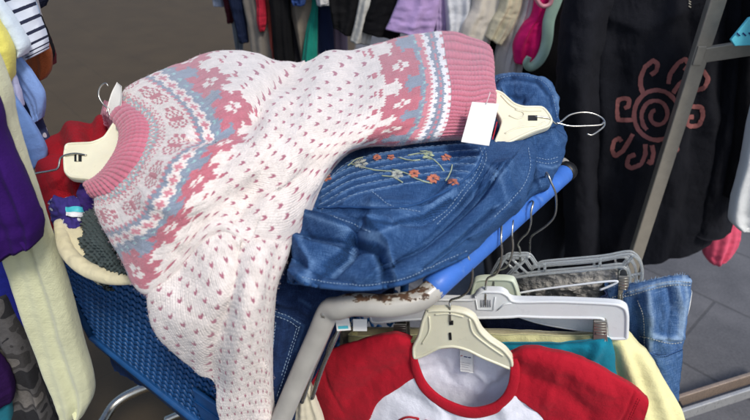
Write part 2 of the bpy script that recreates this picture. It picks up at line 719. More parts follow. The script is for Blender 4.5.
# hanging garment: closed tube lofted between a left and a right edge, hung in a vertical plane y = Y
def garment(name, label, cat, rows, Y, mat, b=.03, group=None, folds=1.6, famp=.28, seed=0, parent=None, nv=44, n_seg=72, yaw=0.0, hem=True, sag=0.0):
    """rows of (py, xl, xr) or (yl, xl, yr, xr)"""
    L, R = [], []
    for r in rows:
        if len(r) == 3:
            L.append(PY(r[1], r[0], Y + yaw * -.5))
            R.append(PY(r[2], r[0], Y + yaw * .5))
        else:
            L.append(PY(r[1], r[0], Y + yaw * -.5))
            R.append(PY(r[3], r[2], Y + yaw * .5))
    W = cr(len(rows), nv)
    L, R = W @ np.array(L), W @ np.array(R)
    th = np.linspace(0, 2 * np.pi, n_seg, endpoint=False)
    ct, st = np.cos(th), np.sin(th)
    mid, hw = (L + R) / 2, (R - L) / 2
    w = np.linalg.norm(hw, axis=1)
    t = np.linspace(0, 1, nv)
    bb = np.minimum(b, w * .9 + .004)
    prof = np.sign(st)[None] * np.abs(st)[None] ** .6 * bb[:, None]
    X = ct[None] * np.ones((nv, 1))
    fold = np.sin(X * folds * np.pi + seed * 1.7 + 1.1 * np.sin(t[:, None] * 2.2 + seed) + 1.5 * pn(X * 1.2 + seed, t[:, None] * 2 + seed))
    fold = fold + .5 * np.sin(X * folds * 2.3 * np.pi + seed * .7 + 2 * pn(X + seed * 2, t[:, None] * 3))
    off = -(prof + bb[:, None] * famp * fold * (np.abs(st)[None] ** .5) * (.35 + .65 * t[:, None]))
    yv = np.array([0, 1.0, 0])
    V = mid[:, None, :] + hw[:, None, :] * (ct[None] * (1 - .02 * np.abs(fold)))[..., None] + off[..., None] * yv
    small = fbm(X * w.mean() * 18 + seed * 3, t[:, None] * 9 + np.sign(st)[None] * 5, seed, 4) * .005 * min(1.2, b / .03)
    V += small[..., None] * yv * -1
    nrow = nv
    Vs = V.reshape(-1, 3)
    F = quads(nrow, n_seg, True)
    # closed hem: pull the last ring inwards and up
    inner = V[-1] * .93 + V[-1].mean(0) * .07 + np.array([0, 0, .003])
    top = V[0] * .5 + V[0].mean(0) * .5
    k = nrow * n_seg
    j = np.arange(n_seg)
    j2 = (j + 1) % n_seg
    ctr = inner.mean(0) + np.array([0, 0, .06])
    Vs = np.concatenate([Vs, inner, ctr[None], top.mean(0)[None]])
    F2 = np.stack([(nrow - 1) * n_seg + j, k + j, k + j2, (nrow - 1) * n_seg + j2], -1)
    F3 = np.stack([k + j, np.full(n_seg, k + n_seg), np.full(n_seg, k + n_seg), k + j2], -1)
    F4 = np.stack([j, j2, np.full(n_seg, k + n_seg + 1), np.full(n_seg, k + n_seg + 1)], -1)
    u = th[None] / (2 * np.pi) * (4 * w.mean()) * np.ones((nv, 1))
    v = t[:, None] * np.linalg.norm(mid[-1] - mid[0]) * np.ones((1, n_seg))
    uv = np.stack([u, v], -1).reshape(-1, 2)
    uv = np.concatenate([uv, uv[-n_seg:], uv[:1], uv[:1]])
    tri = np.concatenate([np.stack([k + j, np.full(n_seg, k + n_seg), k + j2], -1), np.stack([j, j2, np.full(n_seg, k + n_seg + 1)], -1)])
    me = bpy.data.meshes.new(name)
    allf = [list(map(int, f)) for f in np.concatenate([F, F2])] + [list(map(int, f)) for f in tri]
    me.from_pydata(Vs.tolist(), [], allf)
    l = me.uv_layers.new(name='UVMap')
    li = np.zeros(len(me.loops), np.int32)
    me.loops.foreach_get('vertex_index', li)
    l.data.foreach_set('uv', uv[li].astype(np.float32).ravel())
    bm = bmesh.new()
    bm.from_mesh(me)
    bmesh.ops.recalc_face_normals(bm, faces=bm.faces)
    bm.to_mesh(me)
    bm.free()
    me.polygons.foreach_set('use_smooth', [True] * len(me.polygons))
    o = link(name, me, mat, parent)
    if label:
        tag(o, label, cat, group)
    return o, V


# ------------------------------------------------------------------ world and light
w = bpy.data.worlds.new('World')
SC.world = w
w.use_nodes = True
nt = w.node_tree
bg = nt.nodes['Background']
sky = N(nt, 'ShaderNodeTexSky', sky_type='NISHITA')
sky.sun_disc = False
SUN_EL, SUN_AZ = 52.0, 146.0     # azimuth measured clockwise from +Y
sky.sun_elevation = math.radians(SUN_EL)
sky.sun_rotation = math.radians(SUN_AZ)
sky.air_density = 1.0
sky.dust_density = 2.0
nt.links.new(sky.outputs[0], bg.inputs[0])
bg.inputs[1].default_value = .145
sl = bpy.data.lights.new('sun', 'SUN')
sl.energy = 2.4
sl.angle = math.radians(11)
sl.color = (1, .95, .88)
so = bpy.data.objects.new('sun', sl)
COL.objects.link(so)
e, a = math.radians(SUN_EL), math.radians(SUN_AZ)
d = __import__('mathutils').Vector((math.sin(a) * math.cos(e), math.cos(a) * math.cos(e), math.sin(e)))
so.rotation_euler = d.to_track_quat('Z', 'Y').to_euler()
SC.view_settings.view_transform = 'Standard'
SC.view_settings.look = 'None'
SC.view_settings.exposure = 0.0
SC.view_settings.gamma = 1
SC.render.engine = 'CYCLES'
SC.cycles.max_bounces = 8
SC.cycles.use_denoising = True


# ------------------------------------------------------------------ ground
def groundmat():
    m, nt, b = newmat('paving')
    tc = N(nt, 'ShaderNodeTexCoord')
    ob = tc.outputs['Object']
    br = N(nt, 'ShaderNodeTexBrick')
    br.offset = .5
    br.inputs['Scale'].default_value = 1.0
    br.inputs['Brick Width'].default_value = .62
    br.inputs['Row Height'].default_value = .42
    br.inputs['Mortar Size'].default_value = .006
    br.inputs['Mortar Smooth'].default_value = .3
    br.inputs['Color1'].default_value = (1, 1, 1, 1)
    br.inputs['Color2'].default_value = (.9, .9, .9, 1)
    br.inputs['Mortar'].default_value = (.6, .6, .6, 1)
    mp = N(nt, 'ShaderNodeMapping')
    mp.inputs['Rotation'].default_value = (0, 0, math.radians(48))
    nt.links.new(ob, mp.inputs[0])
    nt.links.new(mp.outputs[0], br.inputs['Vector'])
    sp = N(nt, 'ShaderNodeSeparateXYZ')
    nt.links.new(ob, sp.inputs[0])
    side = ramp(nt, mth(nt, 'ADD', sp.outputs[0], .5), [(.3, (0, 0, 0)), (.32, (1, 1, 1))])
    n1 = noise(nt, ob, 3.5, 6, .65)
    n2 = noise(nt, ob, 120, 5, .7)
    f = mth(nt, 'ADD', mth(nt, 'MULTIPLY', n1, .55), mth(nt, 'MULTIPLY', n2, .45))
    brown = ramp(nt, f, [(.3, lin((62, 50, 32))), (.7, lin((80, 66, 44)))])
    grey = ramp(nt, f, [(.3, lin((62, 64, 70))), (.7, lin((118, 118, 122)))])
    c = mix(nt, side, brown, grey)
    jm = mth(nt, 'ADD', mth(nt, 'MULTIPLY', side, .65), .3)
    nt.links.new(mix(nt, jm, c, br.outputs['Color'], 'MULTIPLY'), b.inputs['Base Color'])
    b.inputs['Roughness'].default_value = .75
    h = mth(nt, 'ADD', mth(nt, 'MULTIPLY', n2, .4), mth(nt, 'MULTIPLY', br.outputs['Fac'], -1.5))
    bump(nt, b, h, .4, .004)
    return m


mb = MB()
mb.add([(-40, -40, 0), (40, -40, 0), (40, 40, 0), (-40, 40, 0)], [(0, 1, 2, 3)])
tag(mb.build('ground', groundmat(), smooth=False), 'brown and grey stone paving with narrow joints', None, None, 'structure')

# ------------------------------------------------------------------ fair isle sweater
PAL = {'.': lin((238, 229, 223)), 'p': lin((212, 138, 150)), 'r': lin((198, 116, 130)), 'b': lin((142, 154, 172)),
       't': lin((158, 196, 198)), 'd': lin((178, 112, 130)), 'w': lin((240, 238, 240)), 'g': lin((206, 214, 222))}


def flower_rows(w, h, R, pad):
    """eight petalled snowflake flower with a small white cross, tips running out into the ground"""
    rows = []
    for y in range(h):
        s = ''
        for x in range(w):
            dx, dy = x - (w - 1) / 2, (y - (h - 1) / 2) * .95
            r, t = math.hypot(dx, dy), math.atan2(dy, dx)
            pet = R * (.62 + .38 * abs(math.cos(4 * t)) ** .7)
            cross = .9 < r < 2.3 and min(abs(dx), abs(dy)) < .9
            ch = 'r' if r < pet else pad(y)
            s += '.' if cross else ch
        rows.append(s)
    return rows


FL12 = flower_rows(14, 13, 6.6, lambda y: 'b' if y < 6 else '.')
FL16 = flower_rows(14, 13, 6.8, lambda y: '.' if y < 6 else 'b')
YOKE = [  # from the collar outwards; every row is one short repeat
    "p",
    "ppt",
    "ptt",
    ".ptp",
    ".tp",
    "pttt",
    "ppt",
    ".p",
    "p...",
    ".p",
    ".",
    ".",
    "..rr..rr......",
    ".r..rr..r.....",
    "r.r.rr.r.r...r",
    "r..rrrr..r...r",
    ".rr.rr.rr.....",
    "r..rrrr..r...r",
    "r.r.rr.r.r...r",
    ".r..rr..r.....",
    "..rr..rr......",
    ".",
    ".p",
    "bp",
    "b",
    "b..b",
    "..p.",
    ".ppp",
    "..p.",
    "b..b",
    "b",
    "bbt",
] + FL12 + [
    "......rr......",
    "r............r",
    "......rr......",
]
HEM = [
    "r.....rr.....r",
    "......rr......",
    "rr...........r",
] + FL16 + [
    "bbt",
    "ppbpppp",
    "p",
    "p.",
    "w",
    "wbwwbbw",
    "b",
    "ppb",
    "b",
    "wwbw",
    "w",
    "wpw",
]
DOT_A, DOT_B = 4, 3


def knit_eval(sx, sy, lookup, amp=.0018):
    """stocking stitch: colour and relief for stitch coordinates"""
    i = np.floor(sx)
    fx = sx - i - .5
    a = np.abs(fx) * 2
    yy = sy + a * .7
    j = np.floor(yy)
    fy = yy - j
    leg = np.clip(1 - ((a - .52) / .50) ** 2, 0, 1) ** .5
    h = leg * (.55 + .45 * np.clip(1 - (2 * fy - 1) ** 2, 0, 1) ** .5)
    c = lookup(i.astype(int), j.astype(int))
    rnd = (np.sin(i * 12.9898 + j * 78.233) * 43758.5453) % 1.0
    tone = .93 + .1 * rnd
    groove = .80 + .20 * np.clip(h * 1.6, 0, 1)  # darker between stitches: shade painted into the yarn colour
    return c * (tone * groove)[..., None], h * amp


def pat_lookup(rows):
    A = np.array([[PAL[ch] for ch in (r * 168)[:168]] for r in rows])

    def f(i, j):
        return A[np.clip(j, 0, len(rows) - 1), i % A.shape[1]]
    return f


def dots(i, j):
    c = np.empty(i.shape + (3,))
    c[:] = PAL['.']
    jj = j % (2 * DOT_B)
    m = ((jj == 0) & (i % DOT_A == 0)) | ((jj == DOT_B) & (i % DOT_A == DOT_A // 2))
    c[m] = PAL['d']
    return c


def rolled(row, a, b):
    """adds turned-under edge points to a row given as pixel points"""
    P = [PZ(*p) for p in row]
    return [P[0] + np.array(a)] + P + [P[-1] + np.array(b)]


sweater = thing('knit_sweater', 'white and pink patterned wool sweater with snowflake bands lying spread across the loaded cart', 'sweater', PZ(260, 200, .98))
R = [
    [(120, 103, 1.105), (141, 118, 1.13), (146, 137, 1.13), (136, 163, 1.115), (114, 187, 1.085), (93, 193, 1.06)],
    [(127, 88, 1.115), (159, 102, 1.15), (176, 132, 1.153), (157, 169, 1.13), (133, 205, 1.085), (95, 214, 1.045)],
    [(158, 73, 1.12), (187, 94, 1.165), (209, 128, 1.168), (183, 174, 1.14), (155, 226, 1.085), (113, 246, 1.03)],
    [(205, 54, 1.12), (226, 80, 1.165), (250, 113, 1.17), (219, 162, 1.145), (186, 219, 1.095), (147, 280, 1.015)],
    [(245, 52, 1.115), (266, 84, 1.16), (274, 118, 1.165), (260, 160, 1.145), (234, 195, 1.110), (213, 219, 1.09)],
    [(286, 61, 1.10), (301, 90, 1.135), (305, 118, 1.145), (294, 155, 1.135), (272, 195, 1.100), (250, 229, 1.075)],
    [(326, 57, 1.10), (341, 82, 1.135), (344, 108, 1.145), (336, 135, 1.14), (318, 165, 1.12), (298, 216, 1.065)],
    [(370, 46, 1.11), (381, 70, 1.145), (384, 97, 1.15), (378, 122, 1.14), (366, 138, 1.13), (345, 153, 1.10)],
    [(410, 35, 1.115), (419, 62, 1.15), (423, 88, 1.155), (420, 110, 1.145), (414, 127, 1.13), (402, 143, 1.11)],
    [(441, 31, 1.115), (446, 60, 1.15), (450, 85, 1.155), (450, 108, 1.145), (447, 123, 1.135), (440, 138, 1.115)],
    [(466, 35, 1.11), (470, 60, 1.14), (472, 85, 1.148), (472, 108, 1.14), (470, 122, 1.13), (463, 137, 1.11)],
    [(488, 47, 1.10), (492, 66, 1.13), (493, 86, 1.135), (493, 105, 1.13), (490, 118, 1.12), (482, 135, 1.10)],
]
ctrl = [rolled(r, (0, .045, -.07), (0.0, .05, -.03)) for r in R]
# the yoke runs on into the sleeve: these edge points dive just under the sleeve's own surface
for k, p, q in ((3, (149, 285, 1.0105), (153, 300, .975)), (4, (214, 225, 1.0865), (216, 240, 1.066)), (5, (251, 235, 1.0735), (253, 250, 1.053)), (6, (295, 226, 1.061), (293, 243, 1.041))):
    ctrl[k][-2] = PZ(*p)
    ctrl[k][-1] = PZ(*q)
ctrl.append([p + np.array([-.01, .01, -.035]) for p in ctrl[-1]])
NU, NV = 800, 560


def sw_disp(U, V, px, py):
    h = creases(px, py, [
        ([(298, 66), (270, 90), (250, 113), (226, 126), (196, 134)], -.013, 7, 13),
        ([(255, 110), (228, 160), (196, 216)], -.005, 8, 12),
        ([(262, 70), (240, 90), (222, 96)], .006, 12, 12),
        ([(275, 66), (300, 84), (330, 96)], -.006, 9, 12),
        ([(330, 60), (318, 90), (296, 130), (280, 175), (262, 215)], .014, 14, 20),
        ([(300, 100), (282, 140), (262, 180), (240, 212)], -.009, 10, 12),
        ([(360, 60), (350, 100), (325, 150), (300, 190)], -.006, 14, 16),
        ([(400, 60), (401, 62)], 0.0, 6, 8),
        ([(186, 62), (205, 90), (205, 130), (185, 180), (150, 236)], -.004, 9, 14),
        ([(150, 200), (175, 210), (200, 200)], .006, 12, 12),
        ([(200, 150), (170, 175), (140, 230)], .007, 14, 12),
        ([(466, 42), (468, 75), (466, 102)], -.0022, 8, 14),
        ([(400, 60), (440, 85), (480, 95)], .004, 14, 14),
    ])
    return (h + .0075 * fbm(px / 55, py / 55, 3, 3)) * np.clip(np.minimum(V, 7 - V) * 1.6 - .8, 0, 1)


G = sheet(ctrl, NU, NV, sw_disp, fn=None)
U, V = np.meshgrid(np.linspace(0, len(ctrl) - 1, NU), np.linspace(0, 1, NV), indexing='ij')
wob = .5 * pn(U * 1.3, V * 7, 5)
col = np.empty(G.shape)
hgt = np.zeros(U.shape)
# row sections
uy, ud, uh = 3.32, 6.75, 9.0
m = U < uy
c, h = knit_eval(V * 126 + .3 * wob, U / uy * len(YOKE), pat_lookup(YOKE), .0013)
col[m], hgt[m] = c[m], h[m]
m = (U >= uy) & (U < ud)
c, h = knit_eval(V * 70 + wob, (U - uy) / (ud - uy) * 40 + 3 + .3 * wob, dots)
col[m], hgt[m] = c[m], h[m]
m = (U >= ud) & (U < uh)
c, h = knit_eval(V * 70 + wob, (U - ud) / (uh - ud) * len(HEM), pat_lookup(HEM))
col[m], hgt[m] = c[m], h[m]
m = U >= uh
cc = V * 32
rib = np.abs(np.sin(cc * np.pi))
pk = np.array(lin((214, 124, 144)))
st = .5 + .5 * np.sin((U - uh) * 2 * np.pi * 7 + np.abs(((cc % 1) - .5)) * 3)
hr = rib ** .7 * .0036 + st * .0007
cr_ = pk * (.62 + .38 * rib[..., None]) * (.93 + .07 * st[..., None])  # rib grooves darkened in the colour as painted shade
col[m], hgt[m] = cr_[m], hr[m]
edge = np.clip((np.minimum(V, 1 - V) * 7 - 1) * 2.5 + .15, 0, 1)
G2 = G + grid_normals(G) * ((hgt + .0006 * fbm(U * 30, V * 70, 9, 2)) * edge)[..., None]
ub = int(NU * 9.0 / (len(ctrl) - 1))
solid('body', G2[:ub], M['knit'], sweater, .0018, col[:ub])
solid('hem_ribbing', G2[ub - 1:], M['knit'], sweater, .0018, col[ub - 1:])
SWG = G

# sleeve hanging over the side of the cart
S = [
    [(150, 276, 1.008), (182, 246, 1.051), (214, 219, 1.0865), (250, 228, 1.0725), (293, 222, 1.060)],
    [(148, 296, .985), (184, 275, 1.03), (218, 248, 1.065), (256, 250, 1.06), (286, 258, 1.035)],
    [(151, 322, .945), (190, 312, .99), (228, 292, 1.03), (258, 288, 1.03), (275, 292, 1.0)],
    [(170, 348, .895), (205, 345, .935), (238, 330, .975), (261, 326, .975), (271, 328, .95)],
    [(198, 372, .845), (222, 372, .875), (246, 362, .91), (263, 360, .91), (270, 362, .89)],
    [(216, 398, .80), (233, 398, .82), (250, 396, .835), (265, 394, .84), (272, 396, .82)],
    [(221, 428, .745), (236, 428, .765), (252, 428, .775), (267, 428, .775), (274, 428, .76)],
    [(224, 470, .67), (238, 470, .69), (254, 470, .70), (268, 470, .70), (276, 470, .685)],
]
ctrl = [rolled(r, (.03, .05, -.01), (-.004, .045, -.018)) for r in S]
ctrl = [[p + np.array([.010, .040, -.016]) for p in ctrl[0]], [p + np.array([.004, .018, -.005]) for p in ctrl[0]]] + ctrl
ctrl += [[p + np.array([0, .02, .01]) for p in ctrl[-1]]]


def sl_disp(U, V, px, py):
    h = creases(px, py, [
        ([(248, 232), (240, 280), (226, 325), (214, 375), (214, 420)], .0, 9, 22),
        ([(238, 250), (228, 300), (213, 345), (208, 385)], -.012, 6, 14),
        ([(258, 250), (250, 290), (240, 340), (234, 400)], .008, 13, 12),
        ([(160, 290), (185, 320), (210, 350)], .005, 16, 14),
        ([(210, 222), (180, 262), (168, 300)], -.004, 12, 16),
        ([(280, 250), (268, 300), (266, 360)], -.004, 8, 10),
    ])
    return (h + .006 * fbm(px / 45, py / 60, 6, 3)) * np.clip(np.minimum(V, 6 - V) * 1.6 - .8, 0, 1) * np.clip(U - 1.6, 0, 1)


NU, NV = 620, 400
G = sheet(ctrl, NU, NV, sl_disp, fn=None)
U, V = np.meshgrid(np.linspace(0, 100, NU), np.linspace(0, 1, NV), indexing='ij')
wob = .5 * pn(U * .15, V * 7, 8)
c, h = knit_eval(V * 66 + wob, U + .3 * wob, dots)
edge = np.clip((np.minimum(V, 1 - V) * 6 - 1) * 2.5 + .15, 0, 1) * np.clip(U / 6 - 1.4, 0, 1)
G2 = G + grid_normals(G) * ((h + .0006 * fbm(U * .6, V * 60, 4, 2)) * edge)[..., None]
solid('sleeve', G2, M['knit'], sweater, .0018, c)

def fuzz(G, n, parent, rgb, seed):
    """stray wool fibres standing off the knit"""
    rg = np.random.default_rng(seed)
    nn = grid_normals(G)
    i = rg.integers(8, G.shape[0] - 8, n)
    j = rg.integers(int(G.shape[1] * .06), int(G.shape[1] * .94), n)
    p, q = G[i, j], nn[i, j]
    d = q * rg.uniform(.4, 1, (n, 1)) + rg.normal(0, .6, (n, 3))
    d /= np.linalg.norm(d, axis=1, keepdims=True)
    e = d + rg.normal(0, .5, (n, 3))
    L = rg.uniform(.0015, .004, (n, 1))
    s = np.cross(d, rg.normal(0, 1, (n, 3)))
    s /= np.linalg.norm(s, axis=1, keepdims=True)
    w_ = .00011
    a, b, c = p + q * .0008, p + q * .0008 + d * L * .5, p + q * .0008 + d * L * .5 + e * L * .35
    V = np.stack([a - s * w_, a + s * w_, b - s * w_, b + s * w_, c - s * w_ * .4, c + s * w_ * .4], 1).reshape(-1, 3)
    k = np.arange(n)[:, None] * 6
    F = np.concatenate([k + np.array([[0, 1, 3, 2]]), k + np.array([[2, 3, 5, 4]])])
    o = link('wool_fuzz', make_mesh('wool_fuzz', V, F), fabric(rgb, .1, 500), parent)
    o['kind'] = 'stuff'


fuzz(SWG, 9000, sweater, (222, 200, 206), 3)
fuzz(G, 2200, sweater, (228, 214, 218), 4)

# collar ribbing: a tube of ribs round the neck opening
C0 = [(107, 112, 1.10), (122, 127, 1.115), (121, 147, 1.115), (109, 168, 1.10), (97, 180, 1.08), (87, 186, 1.06)]
inn = [PZ(*p) for p in C0]
out = [PZ(*p) for p in R[0]]
mid = [(a * .5 + b * .5) + np.array([0, 0, .006]) for a, b in zip(inn, out)]
ctrl = [[p + np.array([-.005, .02, -.045]) for p in inn], [p + np.array([0, .004, -.008]) for p in inn], inn, mid, out, [p + np.array([.014, 0, -.012]) for p in out]]
ctrl = [[r[0] + np.array([-.015, .02, -.03])] + r + [r[-1] + np.array([-.005, .035, -.02])] for r in ctrl]
NU, NV = 90, 520
G = sheet(ctrl, NU, NV, None, fn=None)
U, V = np.meshgrid(np.linspace(0, 5, NU), np.linspace(0, 1, NV), indexing='ij')
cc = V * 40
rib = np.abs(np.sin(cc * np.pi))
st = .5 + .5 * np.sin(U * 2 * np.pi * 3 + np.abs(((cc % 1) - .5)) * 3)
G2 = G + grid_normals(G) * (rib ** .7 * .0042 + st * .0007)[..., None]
col = np.array(lin((208, 118, 138))) * (.62 + .38 * rib[..., None]) * (.93 + .07 * st[..., None])  # collar pink with shade painted between its ribs
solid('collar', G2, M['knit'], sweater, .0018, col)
# inside of the back of the neck, seen through the opening
nk = [[(104, 100, 1.075), (124, 108, 1.085), (138, 122, 1.085)], [(98, 125, 1.05), (114, 136, 1.05), (126, 150, 1.05)], [(90, 160, 1.03), (104, 168, 1.03), (112, 178, 1.03)], [(84, 190, 1.02), (94, 192, 1.02), (104, 192, 1.02)]]
G = sheet(nk, 60, 60)
U, V = np.meshgrid(np.linspace(0, 16, 60), np.linspace(0, 14, 60), indexing='ij')
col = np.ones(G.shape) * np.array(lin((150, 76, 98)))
solid('neck_lining', G + grid_normals(G) * (.002 * np.abs(np.sin(V * np.pi)))[..., None], M['knit'], sweater, .004, col)
# white woven neck label standing up at the neck
lab = sheet([[(117, 82, 1.135), (121, 86, 1.14)], [(111, 94, 1.13), (121, 103, 1.13)], [(106, 112, 1.11), (116, 117, 1.115)]], 14, 8)
solid('neck_label', lab, fabric((236, 232, 222), .05), sweater, .0012)


# ------------------------------------------------------------------ hangers
def hook_wire(mb, pts, r=.0016, n=60):
    mb.tube(pts, r, 8, n)


def shell_hanger(name, label, plane, outline, slots, hookpts, mat, thick=.012, group=None, rib=None):
    """moulded plastic hanger: outline plate with raised rim, slot, wire hook"""
    P = [plane(*p) for p in smooth_closed(outline)]
    base = np.mean(P, 0)
    t = thing(name, label, 'hanger', base, group)
    v1, v2 = P[len(P) // 3] - P[0], P[2 * len(P) // 3] - P[0]
    n = np.cross(v1, v2)
    n /= np.linalg.norm(n)
    if np.dot(n, CAM - base) < 0:
        n = -n
    plate('shoulders', P, n, thick, mat, t, .0025)
    mb = MB()
    loop = [p + n * (thick / 2) * .9 for p in P]
    ctr = np.mean(loop, 0)
    loop = [p + (ctr - p) / np.linalg.norm(ctr - p) * .003 for p in loop]
    mb.tube(loop + [loop[0]], .0024, 8)
    mb.build('rim', mat, t)
    for q in slots:
        Q = [plane(*p) + n * (thick / 2 + .0006) for p in q]
        plate('slot', Q, n, .0012, M['black_plastic'], t, 0)
    if hookpts is not None:
        mb = MB()
        hook_wire(mb, hookpts)
        mb.build('hook', M['wire'], t)
    return t, n


def smooth_closed(pts, k=5):
    P = np.array(pts, float)
    n = len(P)
    out = []
    for i in range(n):
        p0, p1, p2, p3 = P[(i - 1) % n], P[i], P[(i + 1) % n], P[(i + 2) % n]
        for j in range(k):
            t = j / k
            # centripetal-ish: damp the tangents
            m1, m2 = (p2 - p0) * .35, (p3 - p1) * .35
            h = (2 * t ** 3 - 3 * t * t + 1) * p1 + (t ** 3 - 2 * t * t + t) * m1 + (-2 * t ** 3 + 3 * t * t) * p2 + (t ** 3 - t * t) * m2
            out.append(tuple(h))
    return out


def tilted(p0, n):
    p0, n = np.asarray(p0), np.asarray(n, float)

    def f(px, py):
        r = ray(px, py)
        return CAM + r * (np.dot(p0 - CAM, n) / np.dot(r, n))
    return f


# hanger in the sweater's collar
pl = tilted(PZ(95, 155, 1.075), (-.12, -.45, .88))
outl = [(66, 152), (69, 146), (92, 144), (107, 138), (117, 124), (126, 118), (134, 130), (136, 150), (124, 170), (110, 172), (103, 177), (97, 183), (88, 182), (72, 180), (66, 174), (65, 160)]
hk = [pl(88, 160) + np.array([0, 0, .008]), pl(76, 160) + np.array([0, 0, .011]), pl(63, 162) + np.array([0, 0, .008]), pl(58, 168), pl(50, 171), pl(38, 173), pl(22, 177), pl(8, 178) + np.array([0, .01, 0]), pl(-6, 176) + np.array([0, .03, .01])]
t, n = shell_hanger('plastic_hanger', 'cream plastic hanger inside the pink collar of the patterned sweater', pl, outl,
                    [[(77, 157), (84, 157), (84, 164), (77, 164)]], hk, M['cream'], .012)
plate('slot_rib', [pl(79.8, 157) + n * .0075, pl(81.2, 157) + n * .0075, pl(81.2, 164) + n * .0075, pl(79.8, 164) + n * .0075], n, .002, M['cream'], t, 0)

# hanger at the right, in the denim jacket's neck
pr = tilted(PZ(520, 120, 1.10), (.05, -.5, .86))
outr = [(490, 92), (500, 94), (512, 104), (524, 108), (542, 109), (549, 116), (552, 123), (548, 129), (534, 134), (520, 140), (506, 146), (494, 146), (498, 134), (500, 124), (494, 112), (486, 104)]
hk = [pr(534, 121) + np.array([0, 0, .008]), pr(548, 123) + np.array([0, 0, .008]), pr(556, 124), pr(562, 121), pr(570, 115), pr(582, 112.5), pr(594, 114), pr(603, 119), pr(604.5, 125), pr(600, 130), pr(592, 135), pr(587, 134)]
t, n = shell_hanger('plastic_hanger', 'cream plastic hanger with a long wire hook poking out of the denim jacket neck', pr, outr,
                    [[(527, 118), (536, 118), (536, 123), (527, 123)]], hk, M['cream'], .012)
mb = MB()
mb.tube([pr(556, 124) + np.array([0, 0, .002]), pr(570, 126), pr(586, 126), pr(600, 125), pr(604, 122)], .0016, 8, 40)
mb.build('hook_shank', M['wire'], t)
mb = MB()
for q in ([(508, 118), (516, 121), (522, 119), (522, 115), (514, 112)], [(504, 136), (512, 132), (522, 129), (536, 128), (544, 124)], [(500, 98), (510, 108), (522, 113), (540, 113)]):
    mb.tube([pr(*p) + n * .0065 for p in q], .0014, 6, 20)
mb.build('moulded_rib', M['cream'], t)

# price tag
tg = tilted(PZ(484, 125, 1.145), (-.1, -.62, .77))
pts = [(472, 102), (499, 104), (489, 146), (461, 142)]
tt = thing('price_tag', 'blank white card price tag hanging below the pink ribbed hem', 'price tag', tg(480, 125))
v = [tg(*p) for p in pts]
tn = np.array([-.1, -.62, .77]) / np.linalg.norm([-.1, -.62, .77])
plate('card', v, tn, .0012, M['paper'], tt, .0003)
plate('printed_edge', [tg(*p) + tn * .0009 for p in [(496.5, 122), (497.5, 122.3), (493, 140), (492, 139.7)]], tn, .0006, M['ink_red'], tt, 0)
mb = MB()
mb.tube([tg(486, 105) + tn * .002, tg(489, 98) + tn * .01, tg(490, 92)], .0005, 5, 12)
mb.build('tag_string', M['paper'], tt)

# ------------------------------------------------------------------ embroidered denim jacket
M['denim'] = denim('blue_denim', (42, 78, 126), (120, 156, 198), .26)
M['denim_dark'] = denim('dark_denim', (24, 44, 84), (70, 104, 150), .3)
M['denim_light'] = denim('light_denim', (66, 104, 154), (168, 194, 220), .4)
jacket = thing('denim_jacket', 'blue denim jacket with pintucked yoke and stitched orange flowers draped over the cart handle', 'jacket', PZ(430, 210, 1.0))
rows = [
    [(302, 176, 1.05), (340, 140, 1.065), (380, 132, 1.075), (420, 128, 1.085), (465, 128, 1.085), (510, 138, 1.085), (532, 140, 1.08)],
    [(302, 190, 1.05), (330, 172, 1.075), (378, 160, 1.09), (425, 155, 1.098), (470, 153, 1.095), (510, 150, 1.09), (536, 152, 1.075)],
    [(301, 205, 1.05), (335, 192, 1.078), (380, 180, 1.092), (425, 177, 1.098), (468, 176, 1.096), (508, 173, 1.088), (534, 172, 1.068)],
    [(299, 220, 1.045), (340, 212, 1.078), (385, 203, 1.088), (425, 200, 1.092), (465, 200, 1.09), (502, 197, 1.08), (526, 195, 1.06)],
    [(296, 240, 1.04), (340, 234, 1.072), (385, 227, 1.085), (423, 224, 1.086), (458, 222, 1.082), (492, 217, 1.072), (512, 212, 1.056)],
    [(293, 257, 1.03), (338, 256, 1.062), (382, 251, 1.078), (420, 247, 1.077), (450, 241, 1.072), (478, 234, 1.064), (496, 228, 1.05)],
    [(290, 272, 1.02), (336, 276, 1.05), (378, 272, 1.062), (414, 266, 1.063), (441, 257, 1.06), (464, 249, 1.055), (480, 243, 1.046)],
    [(290, 281, 1.01), (328, 287, 1.035), (368, 288.5, 1.044), (404, 282.5, 1.047), (431, 271, 1.047), (454, 261, 1.045), (470, 254, 1.038)],
]
ctrl = [rolled(r, (.02, .03, -.03), (-.01, .04, -.03)) for r in rows]
ctrl += [[p + np.array([-.004, .02, -.012]) for p in ctrl[-1]]]
JC = [
    ([(305, 214), (340, 226), (372, 236), (390, 228)], .012, 12, 6),
    ([(372, 236), (388, 248), (392, 266), (396, 284)], .008, 5, 12),
    ([(392, 262), (420, 252), (452, 226), (484, 200), (505, 170)], .010, 12, 7),
    ([(330, 262), (352, 245), (356, 232)], -.012, 8, 9),
    ([(396, 262), (430, 236), (462, 204), (478, 184)], -.012, 7, 10),
    ([(420, 274), (452, 250), (482, 226), (508, 204)], .008, 7, 7),
    ([(408, 284), (440, 262), (468, 240)], -.005, 5, 6),
    ([(372, 206), (400, 210), (430, 205), (455, 190)], .007, 8, 10),
    ([(300, 208), (330, 205), (360, 210)], -.007, 7, 8),
    ([(352, 290), (374, 272), (388, 254)], .004, 8, 6),
    ([(480, 160), (500, 176), (506, 196)], .006, 7, 8),
    ([(455, 160), (440, 186), (420, 205)], -.005, 7, 8),
    ([(300, 240), (312, 262), (306, 282)], .006, 9, 7),
    ([(296, 272), (318, 290), (350, 295)], .006, 5, 6),
]
